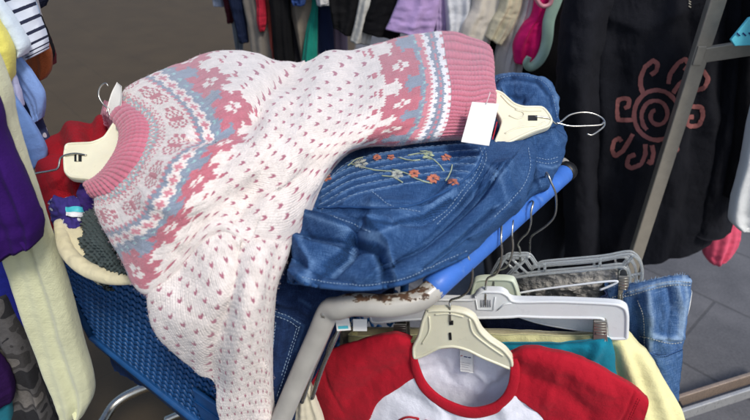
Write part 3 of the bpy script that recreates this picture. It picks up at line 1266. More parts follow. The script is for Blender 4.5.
PINT = [[(322, 184), (350, 168), (400, 158), (450, 152), (478, 150)], [(321, 191), (352, 174), (402, 164), (452, 158), (479, 157)],
        [(320, 198), (354, 180), (404, 170), (454, 164), (478, 165)], [(319, 205), (355, 187), (405, 177), (453, 171), (474, 173)],
        [(321, 210), (357, 194), (405, 184), (450, 178), (468, 181)], [(328, 180), (352, 161), (402, 150), (452, 145), (470, 144)]]


JC = [(c[0], c[1] * 2.0, c[2] * 1.0, c[3] * 1.0) for c in JC]
YL = [(300, 214), (318, 208), (345, 207), (380, 208), (410, 206), (436, 196), (458, 184), (476, 168), (486, 148), (490, 132)]


def jk_disp(U, V, px, py):
    h = creases(px, py, JC, 1.25)
    h += creases(px, py, [([(306, 236), (348, 243), (376, 252), (383, 270), (383, 288)], -.016, 2.5, 8), ([(398, 262), (430, 243), (460, 217), (490, 184)], -.020, 9, 3),
                          ([(328, 274), (346, 259), (351, 240)], -.016, 2.5, 7), ([(424, 268), (455, 245), (492, 211)], -.013, 6, 2.5), ([(298, 262), (318, 275), (352, 284)], -.008, 2.5, 5),
                          ([(360, 218), (392, 224), (424, 216), (450, 200)], -.012, 6, 2.5)], 1.4)
    dd, ss = seg_dist(px, py, YL)
    h = h - .0045 * (.5 + .5 * np.tanh(dd * ss / 1.1)) * np.exp(-(dd / 40) ** 2)
    h += creases(px, py, [(p, .0018, 1.3, 1.3) for p in PINT])
    k = np.clip((7.1 - np.asarray(U)) / .9, .12, 1)
    return k * (h + .004 * fbm(px / 40, py / 30, 12, 3)) + .0008 * fbm(px / 9, py / 9, 14, 3)


G = sheet(ctrl, 330, 420, jk_disp, fn=None)
px, py, _ = proj(G)
wear = .9 * ridges(jk_disp(0, 0, px, py), 16, .005) + .3 * creases(px, py, [(p, 1, 1.2, 1.2) for p in PINT]) + .5 * creases(px, py, [([(290, 286), (328, 294), (368, 296), (404, 290), (431, 279), (470, 258)], 1, 2.2, 2.2)])  # worn ridges and hem, plus painted shade in the fold valleys
solid('front_panel', G, M['denim'], jacket, .004, wear=wear)
JS = Surf(G)
stitches(JS, PINT, 'pintuck_stitching', M['thread_blue'], jacket, 5, .8, .0004, .0004)
stitches(JS, [[(302, 277), (330, 283), (366, 284.5), (402, 278.5), (430, 267), (468, 250)],
              [(480, 148), (482, 160), (474, 176), (462, 190), (448, 208), (432, 222)],
              [(484, 148), (486, 161), (478, 178), (466, 192), (452, 210), (436, 225)],
              [(372, 192), (392, 206), (420, 212)], [(330, 216), (352, 224), (372, 232)],
              [(528, 148), (530, 166), (524, 184), (510, 202), (494, 218)]],
         'seam_stitching', M['thread_blue'], jacket, 2.0, 1.2, .0005)
cord(JS, [[(294, 280.5), (328, 286.5), (366, 288), (402, 282.5), (430, 271), (452, 261.5), (468, 254)]], 'hem_seam', M['denim'], jacket, .0032, .0004, 2)
cord(JS, [YL[1:-1]], 'yoke_seam', M['denim'], jacket, .0018, .0004, 2)
# embroidery: flowers, leaves and stems
cord(JS, [[(392, 170), (404, 173), (418, 180), (432, 184)], [(350, 164), (372, 170), (392, 172)], [(408, 156), (420, 154), (430, 158), (438, 164), (444, 172)],
          [(420, 152), (428, 152), (434, 157)], [(398, 158), (412, 161), (422, 160)], [(452, 165), (450, 174), (446, 182)], [(348, 166), (356, 160), (364, 158)],
          [(382, 176), (394, 178), (404, 184)]], 'stem_embroidery', M['thread_green'], jacket, .0009, .001)


def flower(name, c, r, n, mat, ph=0., squash=.7, ln=1.):
    r = r * .82
    mb = MB()
    for k in range(n):
        a = ph + 2 * math.pi * k / n
        p = (c[0] + r * .62 * math.cos(a) * ln, c[1] + r * .62 * math.sin(a) * squash)
        P, nn = JS.at(*p, .0012)
        Q, _ = JS.at(c[0] + r * 1.15 * math.cos(a) * ln, c[1] + r * 1.15 * math.sin(a) * squash, .0012)
        C, _ = JS.at(*c, .0012)
        dx = (Q - C)
        L = np.linalg.norm(dx)
        dx = dx / (L + 1e-9)
        dy = np.cross(nn, dx)
        # satin stitch: parallel threads making the petal
        for s in np.linspace(-1, 1, 5):
            hl = L * .42 * math.sqrt(max(0, 1 - s * s * .8))
            mb.tube([P + dy * s * L * .2 - dx * hl, P + dy * s * L * .2 + nn * .0006, P + dy * s * L * .2 + dx * hl], [.0003, .0007, .0003], 5)
    return mb.build(name, mat, jacket)


for c, r, n, mt, ph in (((391, 158), 4.5, 5, 'thread_orange', .2), ((377, 158), 5, 6, 'thread_orange', .5), ((414, 174), 6.5, 7, 'thread_orange', .1),
                        ((433, 179), 7.5, 8, 'thread_orange', .4), ((446, 158), 6, 5, 'thread_orange', .9), ((453, 183), 6, 5, 'thread_orange', .3),
                        ((361, 164), 8, 6, 'thread_pale', .2), ((397, 175), 7.5, 6, 'thread_pale', .6), ((428, 156), 7, 5, 'thread_green', 0.), ((327, 178), 5.5, 6, 'thread_orange', .5)):
    flower('flower_embroidery', c, r, n, M[mt], ph, .75)

# back of the jacket with collar, behind the hanger
rows = [
    [(486, 84, 1.06), (498, 75, 1.075), (514, 72, 1.085), (530, 73, 1.09), (546, 78, 1.08), (554, 88, 1.06)],
    [(488, 94, 1.065), (500, 88, 1.085), (516, 85, 1.095), (533, 86, 1.098), (549, 92, 1.085), (557, 102, 1.062)],
    [(488, 106, 1.06), (502, 102, 1.082), (518, 100, 1.092), (536, 101, 1.094), (552, 107, 1.082), (560, 118, 1.06)],
    [(488, 124, 1.05), (502, 120, 1.07), (520, 120, 1.08), (540, 122, 1.084), (556, 128, 1.076), (565, 138, 1.055)],
    [(490, 144, 1.05), (506, 142, 1.062), (524, 142, 1.072), (542, 144, 1.075), (556, 148, 1.068), (564, 152, 1.05)],
    [(498, 170, 1.035), (512, 168, 1.045), (528, 167, 1.056), (542, 166, 1.06), (552, 168, 1.055), (560, 166, 1.04)],
    [(500, 200, 1.02), (512, 197, 1.03), (526, 192, 1.042), (538, 187, 1.045), (546, 184, 1.04), (551, 181, 1.03)],
    [(498, 226, 1.0), (508, 221, 1.015), (520, 210, 1.03), (530, 200, 1.032), (536, 194, 1.03), (541, 189, 1.02)],
]
ctrl = [rolled(r, (.01, .03, -.03), (-.005, .035, -.03)) for r in rows]
ctrl = [[p + np.array([0, .03, -.03]) for p in ctrl[0]]] + ctrl
JB = [([(492, 96), (504, 84), (520, 82), (536, 86), (548, 98)], .006, 5, 5), ([(498, 104), (510, 96), (522, 98)], -.008, 5, 5),
      ([(555, 100), (548, 120), (556, 140)], .005, 6, 6), ([(520, 150), (536, 168), (540, 182)], .006, 6, 7), ([(490, 100), (503, 92), (509, 100), (500, 108)], .007, 3, 4), ([(512, 78), (536, 82), (550, 96), (556, 116)], -.006, 3, 3), ([(536, 80), (545, 90), (550, 104)], -.005, 4, 5)]
G = sheet(ctrl, 220, 170, lambda U, V, px, py: creases(px, py, JB, 1.4) * 1.6 + .007 * fbm(px / 26, py / 26, 22, 4) + .0014 * fbm(px / 8, py / 8, 24, 3), fn=None)
px, py, _ = proj(G)
wear = .9 * ridges(creases(px, py, JB, 1.4) * 1.6 + .007 * fbm(px / 26, py / 26, 22, 4), 14, .005) + .6 * creases(px, py, [([(488, 84), (500, 75), (515, 72), (530, 73), (546, 79), (556, 94), (562, 118)], 1, 2, 2), ([(540, 165), (552, 168), (560, 165)], 1, 1.5, 1.5)])  # worn ridges and collar edge; valleys painted dark as shade
solid('back_panel', G, M['denim'], jacket, .004, wear=wear)
S2 = Surf(G)
stitches(S2, [[(490, 88), (500, 79), (515, 76), (530, 77), (544, 83), (552, 95), (557, 118)], [(536, 158), (548, 160), (558, 157)], [(536, 162), (548, 164), (558, 161)],
              [(528, 170), (530, 186), (520, 204)]], 'collar_stitching', M['thread_blue'], jacket, 1.8, 1.1, .0005)

# ------------------------------------------------------------------ jeans under the pile
jeans = thing('folded_jeans', 'dark blue jeans with pale pocket stitching stuffed under the patterned sweater sleeve', 'jeans', PZ(290, 330, .8))
rows = [
    [(255, 240, .98), (280, 232, 1.0), (305, 236, 1.0), (335, 250, .99), (375, 262, .985), (420, 250, .985), (470, 220, .985)],
    [(258, 290, .95), (278, 286, .965), (304, 288, .965), (326, 296, .955), (350, 298, .955), (385, 288, .96), (425, 268, .96)],
    [(255, 320, .90), (274, 318, .92), (296, 318, .92), (312, 322, .91), (326, 322, .91), (338, 318, .92), (352, 310, .92)],
    [(255, 365, .83), (270, 365, .85), (286, 365, .85), (298, 366, .84), (304, 370, .83), (310, 372, .82), (316, 374, .80)],
    [(255, 410, .75), (266, 412, .765), (278, 412, .77), (286, 412, .76), (290, 415, .75), (294, 416, .74), (298, 418, .72)],
    [(255, 470, .65), (264, 470, .66), (274, 470, .66), (280, 470, .65), (284, 470, .64), (288, 470, .63), (292, 470, .62)],
]
JJ = [([(274, 300), (290, 305), (308, 312)], .005, 4, 4), ([(284, 320), (278, 360), (270, 400)], .004, 5, 5), ([(300, 285), (296, 320), (290, 350)], -.006, 6, 6), ([(290, 250), (300, 275), (310, 300)], -.006, 8, 6)]
G = sheet(rows, 160, 200, lambda U, V, px, py: creases(px, py, JJ) + .006 * fbm(px / 26, py / 26, 31, 4))
px, py, _ = proj(G)
wear = .5 * creases(px, py, [([(272, 312), (290, 318), (304, 326), (296, 350)], 1, 1.5, 1.5), ([(300, 300), (310, 306)], 1, 2, 2)])
solid('leg', G, M['denim_dark'], jeans, .006, wear=wear)
S3 = Surf(G)
stitches(S3, [[(275, 311), (288, 316), (302, 324)], [(274, 315), (287, 320), (300, 328)], [(300, 326), (292, 350), (284, 375), (276, 398)], [(297, 328), (289, 352), (281, 376)],
              [(276, 322), (273, 350), (270, 370)]], 'pocket_stitching', M['thread_blue'], jeans, 2.2, 1.2, .0006)

# ------------------------------------------------------------------ shopping cart
cart = thing('shopping_cart', 'blue plastic shopping cart with a chipped cream metal handle frame, heaped with clothes', 'shopping cart', (-.15, .9, 0))
ax = np.array([-.86, .50, 0])
bx = np.array([.52, .80, 0])
F_top, F_bot = np.array([-.612, .812, .93]), np.array([-.575, .80, .635])
B_top, B_bot = np.array([-.155, .572, .93]), np.array([-.145, .557, .46])


def wall(name, TL, TR, BL, BR, nrow, ncell, inset=.0):
    """moulded lattice panel: wavy bars that meet and leave eye shaped holes, with a plain border"""
    mb = MB()
    TL, TR, BL, BR = map(np.array, (TL, TR, BL, BR))
    nrm = np.cross(TR - TL, BL - TL)
    nrm /= np.linalg.norm(nrm)

    def pt(s, t, o=0):
        return (TL * (1 - s) + TR * s) * (1 - t) + (BL * (1 - s) + BR * s) * t + nrm * o
    s = np.linspace(.03, .97, ncell * 6 + 1)
    for r in range(nrow + 1):
        t0 = .03 + .89 * r / nrow
        ph = (r % 2) * math.pi
        t = t0 + .30 * .89 / nrow * np.sin((s - .03) / .94 * ncell * 2 * math.pi + ph)
        P = [pt(a, b, .0) for a, b in zip(s, t)]
        mb.tube(P, .0036, 6)
    for (a0, b0, a1, b1, rr) in ((0, 0, 1, 0, .012), (0, .96, 1, .96, .010), (0, 0, 0, .96, .009), (1, 0, 1, .96, .009)):
        mb.tube([pt(a0 + (a1 - a0) * k / 10, b0 + (b1 - b0) * k / 10) for k in range(11)], rr, 8)
    # plain skirt below the lattice
    q = [pt(0, .92), pt(1, .92), pt(1, 1.04), pt(0, 1.04)]
    mb.add([p + nrm * .004 for p in q] + [p - nrm * .004 for p in q], [(0, 1, 2, 3), (7, 6, 5, 4), (0, 4, 5, 1), (1, 5, 6, 2), (2, 6, 7, 3), (3, 7, 4, 0)])
    return mb.build(name, M['blue_plastic'], cart)


W_ = bx * .42
wall('side_wall', F_top, B_top, F_bot, B_bot, 19, 32)
wall('side_wall', F_top + W_, B_top + W_, F_bot + W_ * .95, B_bot + W_ * .95, 10, 18)
wall('front_wall', F_top, F_top + W_, F_bot, F_bot + W_ * .95, 10, 16)
wall('back_wall', B_top + ax * .14 - np.array([0, 0, .06]), B_top + ax * .14 + W_ - np.array([0, 0, .06]), B_bot + ax * .12, B_bot + ax * .12 + W_ * .95, 10, 16)
mb = MB()
q = [F_bot, B_bot, B_bot + W_ * .95, F_bot + W_ * .95]
q = [p + np.array([0, 0, .004]) for p in q]
mb.add(q + [p - np.array([0, 0, .008]) for p in q], [(0, 1, 2, 3), (7, 6, 5, 4), (0, 4, 5, 1), (1, 5, 6, 2), (2, 6, 7, 3), (3, 7, 4, 0)])
mb.build('basket_floor', M['blue_plastic'], cart, False)
# solid corner panel on the side wall near the handle
c0 = PD(181, 397, .985)
fpan = [F_bot * (1 - s) + B_bot * s for s in (.62, .985)]
ftop = [F_top * (1 - s) + B_top * s for s in (.62, .985)]
nside = np.cross(B_top - F_top, F_bot - F_top)
nside /= np.linalg.norm(nside)
if np.dot(nside, CAM - F_top) < 0:
    nside = -nside
qq = [ftop[0] * .12 + fpan[0] * .88, ftop[1] * .12 + fpan[1] * .88, fpan[1], fpan[0]]
qq = [ftop[0] * .38 + fpan[0] * .62, ftop[1] * .38 + fpan[1] * .62, fpan[1], fpan[0]]
plate('corner_panel', [p + nside * .012 for p in qq], nside, .008, M['blue_plastic'], cart, .003)
for k in (.2, .5, .8):
    mb = MB()
    mb.tube([(qq[0] * (1 - k) + qq[3] * k) + nside * .017, (qq[1] * (1 - k) + qq[2] * k) + nside * .017], .0022, 6)
    mb.build('panel_ridge', M['blue_plastic'], cart)

# handle frame
hp = [PD(262, 470, .80), PD(281, 420, .775), PD(300, 375, .745), PD(318, 335, .71), PD(329, 311, .69), PD(340, 308, .675), PD(354, 304.5, .668), PD(390, 305.5, .664), PD(418, 300, .666), PD(436, 287, .673)]
far = PZ(566, 172, 1.012)
mb = MB()
hr = .0146
mb.tube(hp, [hr] * 90, 16, 90)
ch = hp[5][0]


def wr(co):
    x, y, d = proj(co)
    return np.clip((x - 338) / 20, 0, 1) * np.clip((445 - x) / 30, 0, 1) * np.clip((306 - y) / 8, -.7, 1) - np.clip((338 - x) / 10, 0, .5)


mb.build('handle_frame', M['chip'], cart, wear=wr)
gp = [PD(432, 289, .6735), PD(446, 276, .682)]
gp += [gp[1] + (far - gp[1]) * k for k in (.25, .5, .75, 1.0)]
mb = MB()
rr = [.0165] * 60
mb.tube(gp, rr, 18, 60)
mb.build('grip', M['grip'], cart)
mb = MB()
e = far + (far - gp[1]) * .02
mb.tube([far - (far - gp[1]) * .03, e], .0175, 16)
mb.build('end_cap', M['black_plastic'], cart)
mb = MB()
fb = far + np.array([-.13, .06, -.03])
mb.tube([e, e + np.array([-.02, .03, -.002]), fb, fb + np.array([-.10, .03, -.22])], .0138, 12, 40)
mb.build('handle_frame', M['chip'], cart)
# rivet
rp = hp[4] + (CAM - hp[4]) / np.linalg.norm(CAM - hp[4]) * .0135 + np.array([-.006, 0, -.006])
mb = MB()
mb.blob(rp, (.0055, 0, 0), (0, .003, .0045), (0, -.003, .003))
mb.build('rivet', M['gun'], cart)
# child seat wires beside the post
for x0, y0, x1, y1, dd in ((322, 318, 300, 372, .735), (333, 322, 312, 372, .74), (344, 318, 322, 368, .75), (350, 312, 330, 345, .752)):
    mb = MB()
    mb.tube([PD(x0, y0, dd), PD((x0 + x1) / 2, (y0 + y1) / 2, dd + .005), PD(x1, y1, dd + .02), PD(x1 - 10, y1 + 30, dd + .05)], .0034, 8, 20)
    mb.build('seat_wire', M['wire'], cart)
# lower frame and wheels
mb = MB()
mb.tube([PZ(88, 450, .22), PZ(104, 420, .23), PZ(116, 403, .24), PZ(136, 391, .25), PZ(165, 382, .26), PZ(230, 370, .27), PZ(330, 330, .27)], .013, 12, 50)
mb.tube([PZ(165, 420, .13), PZ(190, 411, .14), PZ(260, 395, .15)], .010, 10, 20)
mb.build('lower_frame', M['wire'], cart)
for c in ((-.42, .74), (-.22, 1.06), (-.05, .58), (.16, .92)):
    mb = MB()
    mb.tube([(c[0], c[1], .07), (c[0], c[1], .30)], .011, 10)
    mb.build('caster_leg', M['wire'], cart)
    mb = MB()
    o = np.array([.012, -.008, 0])
    th = np.linspace(0, 2 * np.pi, 25)
    wheel = [np.array(c + (.055,)) + np.array([.5 * math.cos(t) * .06, .86 * math.cos(t) * .06, math.sin(t) * .043]) for t in th]
    mb.tube(wheel, .012, 8)
    mb.blob(np.array(c + (.055,)), (.022, .036, 0), (0, 0, .034), (.014, -.008, 0))
    mb.build('wheel', M['black_plastic'], cart)

# small white size tag hanging near the handle
tp = tilted(PD(343, 326, .72), (0, -.75, .66))
n_ = np.array([0, -.75, .66])
tt = thing('size_tag', 'small white label with blue print hanging under the chipped cart handle', 'label', tp(343, 325))
plate('card', [tp(*p) for p in [(335, 318), (349, 318), (351, 330), (337, 331)]], n_, .001, M['paper'], tt, .0002)
plate('print', [tp(*p) + n_ * .001 for p in [(338, 326), (348, 325.5), (348.5, 328.5), (338.5, 329)]], n_, .0006, M['ink_aqua'], tt, 0)
tp2 = tilted(PD(360, 326, .73), (0, -.75, .66))
tt = thing('size_tag', 'tiny folded silver label beside the white blue-printed label', 'label', tp2(360, 325))
plate('card', [tp2(*p) for p in [(353, 319), (367, 319), (367, 331), (353, 331)]], n_, .001, M['paper'], tt, .0002)

# ------------------------------------------------------------------ raglan t-shirt
HN = np.array([.30, .95, 0])
HN /= np.linalg.norm(HN)
NV3 = np.array([-HN[0], -HN[1], 0])       # towards the camera


def HP(c):
    return lambda px, py: PN(px, py, c / math.hypot(.3, .95), tuple(HN[:2]))


c0 = .568
HX = np.array([HN[1], -HN[0], 0])
shirt = thing('raglan_shirt', 'white raglan t-shirt with red sleeves and red collar on a cream hanger', 'shirt', HP(c0)(470, 380))
rd = (178, 14, 38)
wt = (236, 238, 248)


def flat(rows, c, nu, nv, disp, push=None):
    f = HP(c)
    C = [[f(p[0], p[1]) + NV3 * (p[2] if len(p) > 2 else 0) for p in r] for r in rows]
    return sheet(C, nu, nv, disp, fn=None)


# white body front (upper edge follows the collar, sides the raglan seams)
rows = [
    [(416, 366, .012), (424, 378, .016), (438, 391, .019), (456, 401, .021), (476, 404, .021), (496, 400, .02), (508, 392, .018), (515, 385, .013)],
    [(399, 379, .012), (416, 388, .018), (436, 397, .023), (456, 405, .024), (478, 408, .024), (499, 405, .023), (516, 399, .019), (530, 395, .013)],
    [(381, 392, .012), (408, 398, .02), (432, 405, .025), (456, 411, .026), (480, 414, .026), (504, 412, .025), (526, 408, .02), (542, 406, .013)],
    [(368, 414, .012), (400, 416, .022), (428, 420, .028), (456, 424, .028), (483, 426, .028), (508, 425, .027), (532, 423, .021), (549, 421, .013)],
    [(366, 450, .012), (400, 452, .022), (428, 454, .03), (456, 456, .03), (484, 458, .03), (510, 457, .028), (534, 455, .021), (551, 453, .013)],
    [(370, 520, .012), (402, 522, .022), (430, 524, .03), (458, 526, .03), (486, 527, .03), (512, 526, .028), (534, 524, .021), (550, 522, .013)],
    [(376, 600, .012), (405, 602, .022), (432, 604, .03), (460, 606, .03), (486, 607, .03), (512, 606, .028), (532, 604, .021), (548, 602, .013)],
]


def sh_disp(U, V, px, py):
    return creases(px, py, [([(425, 384), (440, 410), (446, 440)], .004, 9, 5), ([(500, 402), (508, 420), (512, 450)], .004, 6, 9), ([(462, 404), (470, 425), (474, 450)], .0025, 7, 7),
                            ([(395, 392), (425, 405), (450, 420)], -.003, 7, 6), ([(536, 404), (510, 416), (488, 430)], -.003, 6, 7)]) + .0025 * fbm(px / 24, py / 34, 41, 4)


G = flat(rows, c0, 130, 150, sh_disp)
solid('front', G, fabric(wt, .05, 1100, wr=.3), shirt, .002)
# the inside of the back, seen through the neck
rows = [[(412, 352, -.014), (440, 347, -.02), (470, 349, -.02), (500, 356, -.018), (516, 364, -.014)],
        [(410, 372, -.012), (440, 372, -.02), (470, 373, -.02), (500, 375, -.018), (518, 378, -.012)],
        [(405, 400, -.012), (438, 405, -.02), (470, 406, -.02), (500, 405, -.018), (524, 400, -.012)],
        [(380, 450, -.012), (430, 455, -.02), (470, 456, -.02), (505, 455, -.018), (540, 450, -.012)],
        [(384, 600, -.012), (430, 602, -.02), (470, 603, -.02), (505, 602, -.018), (540, 600, -.012)]]
G = flat(rows, c0, 90, 90, lambda U, V, px, py: creases(px, py, [([(420, 372), (440, 366), (452, 380)], -.003, 4, 6), ([(505, 366), (490, 376), (480, 392)], .004, 5, 5), ([(476, 372), (486, 380), (496, 378)], .003, 3, 4)]) + .002 * fbm(px / 14, py / 14, 44, 3))
solid('back', G, fabric(wt, .05, 1100, wr=.3), shirt, .002)
SB = Surf(G)
# collar: front ring and back band
f = HP(c0)


def band(inner, outer, off_in, off_out, name, mat, bulge=.004, n=130):
    I = smooth_path([f(p[0], p[1]) + NV3 * o for p, o in zip(inner, off_in)], n)
    O = smooth_path([f(p[0], p[1]) + NV3 * o for p, o in zip(outer, off_out)], n)
    C = [I * .97 + O * .03 - NV3 * .004, I, I * .7 + O * .3 + NV3 * bulge * .5, I * .3 + O * .7 + NV3 * bulge * .55, O, O + NV3 * -.004]
    C = np.array(C)
    G = np.einsum('ai,ijk->ajk', cr(6, 26), C)
    return solid(name, G, mat, shirt, .0015)


inner = [(415, 345), (418, 352), (420, 358), (428, 373), (440, 384), (454, 391), (473, 396), (492, 393), (503, 386), (509, 376), (511, 366), (511.5, 359), (511, 354)]
outer = [(408, 342), (411, 353), (414, 365), (422, 379), (436, 391), (455, 401), (476, 405), (497, 401), (508, 393), (516, 385), (520, 373), (520, 363), (518, 355)]
oi = [.002, .006, .012, .018, .021, .023, .024, .023, .021, .018, .014, .008, .004]
band(inner, outer, oi, [o + .001 for o in oi], 'collar', fabric(rd, .1, 700, wr=.4))
bi = [(412, 360), (424, 357), (437, 355), (452, 354), (468, 357), (484, 362), (498, 368), (514, 374)]
bo = [(410, 350), (424, 347), (438, 345), (453, 344), (470, 347), (486, 353), (500, 359), (516, 365)]
band(bi, bo, [-.012] * 8, [-.012] * 8, 'collar', fabric(rd, .1, 700, wr=.4), .003, 60)
# neck label
lab = []
for y in (355, 360, 366, 371, 377):
    lab.append([f(x + (y - 353) * .03, y + (x - 458) * .12) + NV3 * (.004 - .018) for x in (458.5, 462, 467, 472)])
G = sheet(lab, 20, 12, None, fn=None)
o = solid('neck_label', G + NV3 * .003, fabric((238, 238, 236), .03), shirt, .0006)
LS = Surf(G + NV3 * .003)
mb = MB()
for k, y in enumerate((361.5, 363.7, 366, 368.5, 371, 373.2)):
    x0, x1 = 459.6 + (k % 2) * .6, 470.4 - (k % 3) * 1.1
    mb.tube([LS.at(x, y + (x - 458) * .12, .0004)[0] for x in np.linspace(x0, x1, 6)], .00022, 4)
mb.build('label_print', M['ink_grey'], o)
mb = MB()
mb.tube([LS.at(x, 355.6 + (x - 458) * .12, .0004)[0] for x in np.linspace(464, 467.5, 4)], .0009, 4)
mb.tube([LS.at(x, 355.9 + (x - 458) * .12, .0004)[0] for x in np.linspace(468.2, 471, 4)], .0009, 4)
mb.build('label_print', M['ink_navy'], o)
mb = MB()
mb.tube([LS.at(x, 355 + (x - 458) * .12 - (x - 460) * .3 + .5, .0004)[0] for x in np.linspace(460.5, 462.6, 4)], .0007, 4)
mb.build('label_print', M['ink_red'], o)
# sleeves
rows = [[(411, 340, .002), (414, 345, .008), (415, 357, .012), (417, 369, .0145)],
        [(392, 335, .004), (394, 352, .014), (396, 368, .016), (399, 381, .0145)],
        [(365, 340, .002), (368, 358, .018), (374, 376, .02), (381, 393, .0145)],
        [(340, 348, .002), (346, 368, .02), (356, 391, .022), (367, 416, .0145)],
        [(323, 355, .002), (330, 384, .02), (342, 408, .022), (356, 436, .008)],
        [(306, 364, .002), (316, 392, .013), (328, 420, .018), (340, 446, .004)]]
rs = fabric(rd, .1, 1000, wr=.35)
G = flat([[(p[0], p[1], p[2]) for p in [(r[0][0], r[0][1] + 2, -.012)] + r + [(r[-1][0] + 1, r[-1][1] + 1, r[-1][2] - .004)]] for r in [[(q[0], q[1], q[2] * (.6 if 0 < n < 3 else 1)) for n, q in enumerate(r)] for r in rows]], c0, 110, 90,
         lambda U, V, px, py: creases(px, py, [([(400, 345), (370, 352), (335, 380)], .004, 8, 8), ([(405, 362), (375, 378), (350, 402)], -.003, 6, 6), ([(322, 366), (330, 390), (342, 412)], -.0015, 2, 2)]) + .003 * fbm(px / 24, py / 24, 51, 4))
solid('sleeve', G, rs, shirt, .003)
rows = [[(510, 354, .002), (517, 358, .008), (518, 372, .0135), (515, 387, .0150)],
        [(534, 349, .004), (535, 364, .015), (534, 380, .018), (529, 396, .0150)],
        [(558, 354, .004), (558, 372, .02), (554, 390, .022), (543, 408, .0150)],
        [(584, 362, .004), (582, 382, .022), (574, 402, .024), (551, 426, .0150)],
        [(614, 377, .004), (610, 397, .022), (598, 420, .024), (580, 442, .008)],
        [(636, 390, .004), (632, 408, .019), (622, 430, .02), (610, 452, .006)],
        [(648, 401, .003), (643, 417, .016), (635, 436, .016), (624, 456, .004)]]
G = flat([[(r[0][0], r[0][1] + 2, -.012)] + r + [(r[-1][0] - 1, r[-1][1] + 1, r[-1][2] - .004)] for r in [[(q[0], q[1], q[2] * (.6 if 0 < n < 3 else 1)) for n, q in enumerate(r)] for r in rows]], c0, 120, 90,
         lambda U, V, px, py: creases(px, py, [([(525, 356), (565, 368), (610, 392)], .004, 8, 8), ([(530, 378), (565, 392), (590, 415)], -.004, 7, 7), ([(560, 360), (556, 380), (546, 402)], .002, 6, 6), ([(634, 392), (627, 410), (616, 432)], -.0015, 1.6, 1.6)]) + .003 * fbm(px / 24, py / 24, 54, 4))
solid('sleeve', G, rs, shirt, .003)
stitches(Surf(G), [[(640, 399), (634, 412), (627, 428)], [(638, 398), (632, 411), (625, 427)]], 'hem_stitching', rs, shirt, 1.6, .8, .0004, .0003)
# red chest lettering, mostly below the frame
FS = Surf(flat([[(380, 400, .0), (440, 402, .0), (500, 402, 0.)], [(380, 430, .0), (440, 432, .0), (500, 432, 0.)], [(380, 470, .0), (440, 472, .0), (500, 472, 0.)]], c0, 60, 60, None))
rows_print = [[(399, 420), (404, 417.5), (412, 415.8), (419, 415.6), (418, 420), (416, 428)], [(424, 426), (425, 420), (429, 417.6), (434, 417.4), (436, 421), (436, 430)],
              [(401, 432), (403, 424), (406, 421.5), (412, 420.5), (411, 428)], [(442, 430), (444, 423), (449, 421), (454, 423), (455, 432)]]
GF = flat([[(366, 400, .012), (400, 402, .021), (428, 406, .0255), (456, 412, .0265), (483, 414, .0265)], [(368, 414, .012), (400, 416, .022), (428, 420, .028), (456, 424, .028), (483, 426, .028)],
           [(366, 450, .012), (400, 452, .022), (428, 454, .03), (456, 456, .03), (484, 458, .03)]], c0, 60, 60, sh_disp)
cord(Surf(GF), rows_print, 'lettering', M['ink_red'], shirt, .0016, .0012, 1.2)

# hanger of the t-shirt
f0 = HP(c0 - .004)
outl = [(427, 308), (440, 306.5), (455, 307), (466, 309.5), (475, 315), (482, 328), (492, 338), (505, 347), (513, 357), (514, 367), (500, 362), (485, 356), (470, 349), (452, 345), (438, 346), (424, 353), (414, 356), (413, 345), (418, 334), (422, 318)]
hk = [f0(451, 318) + NV3 * .006, f0(450.5, 306) + NV3 * .004, f0(450, 302), f0(452, 299.5), f0(460, 297), f0(468, 291), f0(472, 280), f0(472, 268), f0(468, 256), f0(460, 252.5) + np.array([.012, .02, .004]), f0(456, 258) + np.array([.022, .04, -.004]), f0(457, 266) + np.array([.02, .042, -.008])]
t, n = shell_hanger('plastic_hanger', 'cream plastic hanger holding the red and white raglan shirt', f0, outl, [[(450, 318), (454, 318), (454, 322), (450, 322)], [(449.5, 330), (452, 330), (452.5, 337), (450, 337)]], hk, M['cream'], .010)
mb = MB()
for q in ([(430, 314), (430, 328), (423, 341)], [(470, 316), (474, 330), (488, 342), (504, 353)], [(436, 312), (450, 311), (464, 314)]):
    mb.tube([f0(*p) + n * .0055 for p in q], .0013, 6, 20)
mb.build('moulded_rib', M['cream'], t)

# ------------------------------------------------------------------ clip hangers behind it
c1, c2, c3, c4 = .622, .66, .70, .735
f1 = HP(c1)
outl = [(372, 304), (400, 299), (430, 297), (470, 297), (476, 292), (482, 288.5), (500, 288.5), (507, 292), (514, 297.5), (560, 298.5), (605, 300.5), (620, 302), (627, 306), (629, 314), (628.5, 333), (627, 336), (612, 336), (608, 333), (607, 321), (602, 315.5), (560, 315), (510, 315), (440, 316), (400, 318), (372, 320)]
hk = [f1(486, 302) + NV3 * .006, f1(486, 291) + NV3 * .005, f1(486, 284), f1(488, 278), f1(496, 274), f1(500, 266), f1(502, 252), f1(501, 240), f1(497, 232) + np.array([.01, .02, 0]), f1(493, 238) + np.array([.02, .05, 0])]
wh, n = shell_hanger('clip_hanger', 'white plastic bar hanger with dark clips holding the teal skirt', f1, outl, [], hk, M['white_plastic'], .012)
mb = MB()
for k in range(5):
    mb.tube([f1(482 + k * 2.2, 297) + n * .0068, f1(482 + k * 2.2, 304) + n * .0068], .0006, 5)
mb.build('moulded_logo', M['ink_grey'], wh)
mb = MB()
mb.tube([f1(*p) + n * .007 for p in [(476, 293), (478, 306), (494, 307), (496, 294)]], .0008, 5)
mb.tube([f1(*p) + n * .007 for p in [(498, 307), (505, 301), (512, 300)]], .001, 5)
mb.build('moulded_rib', M['white_plastic'], wh)


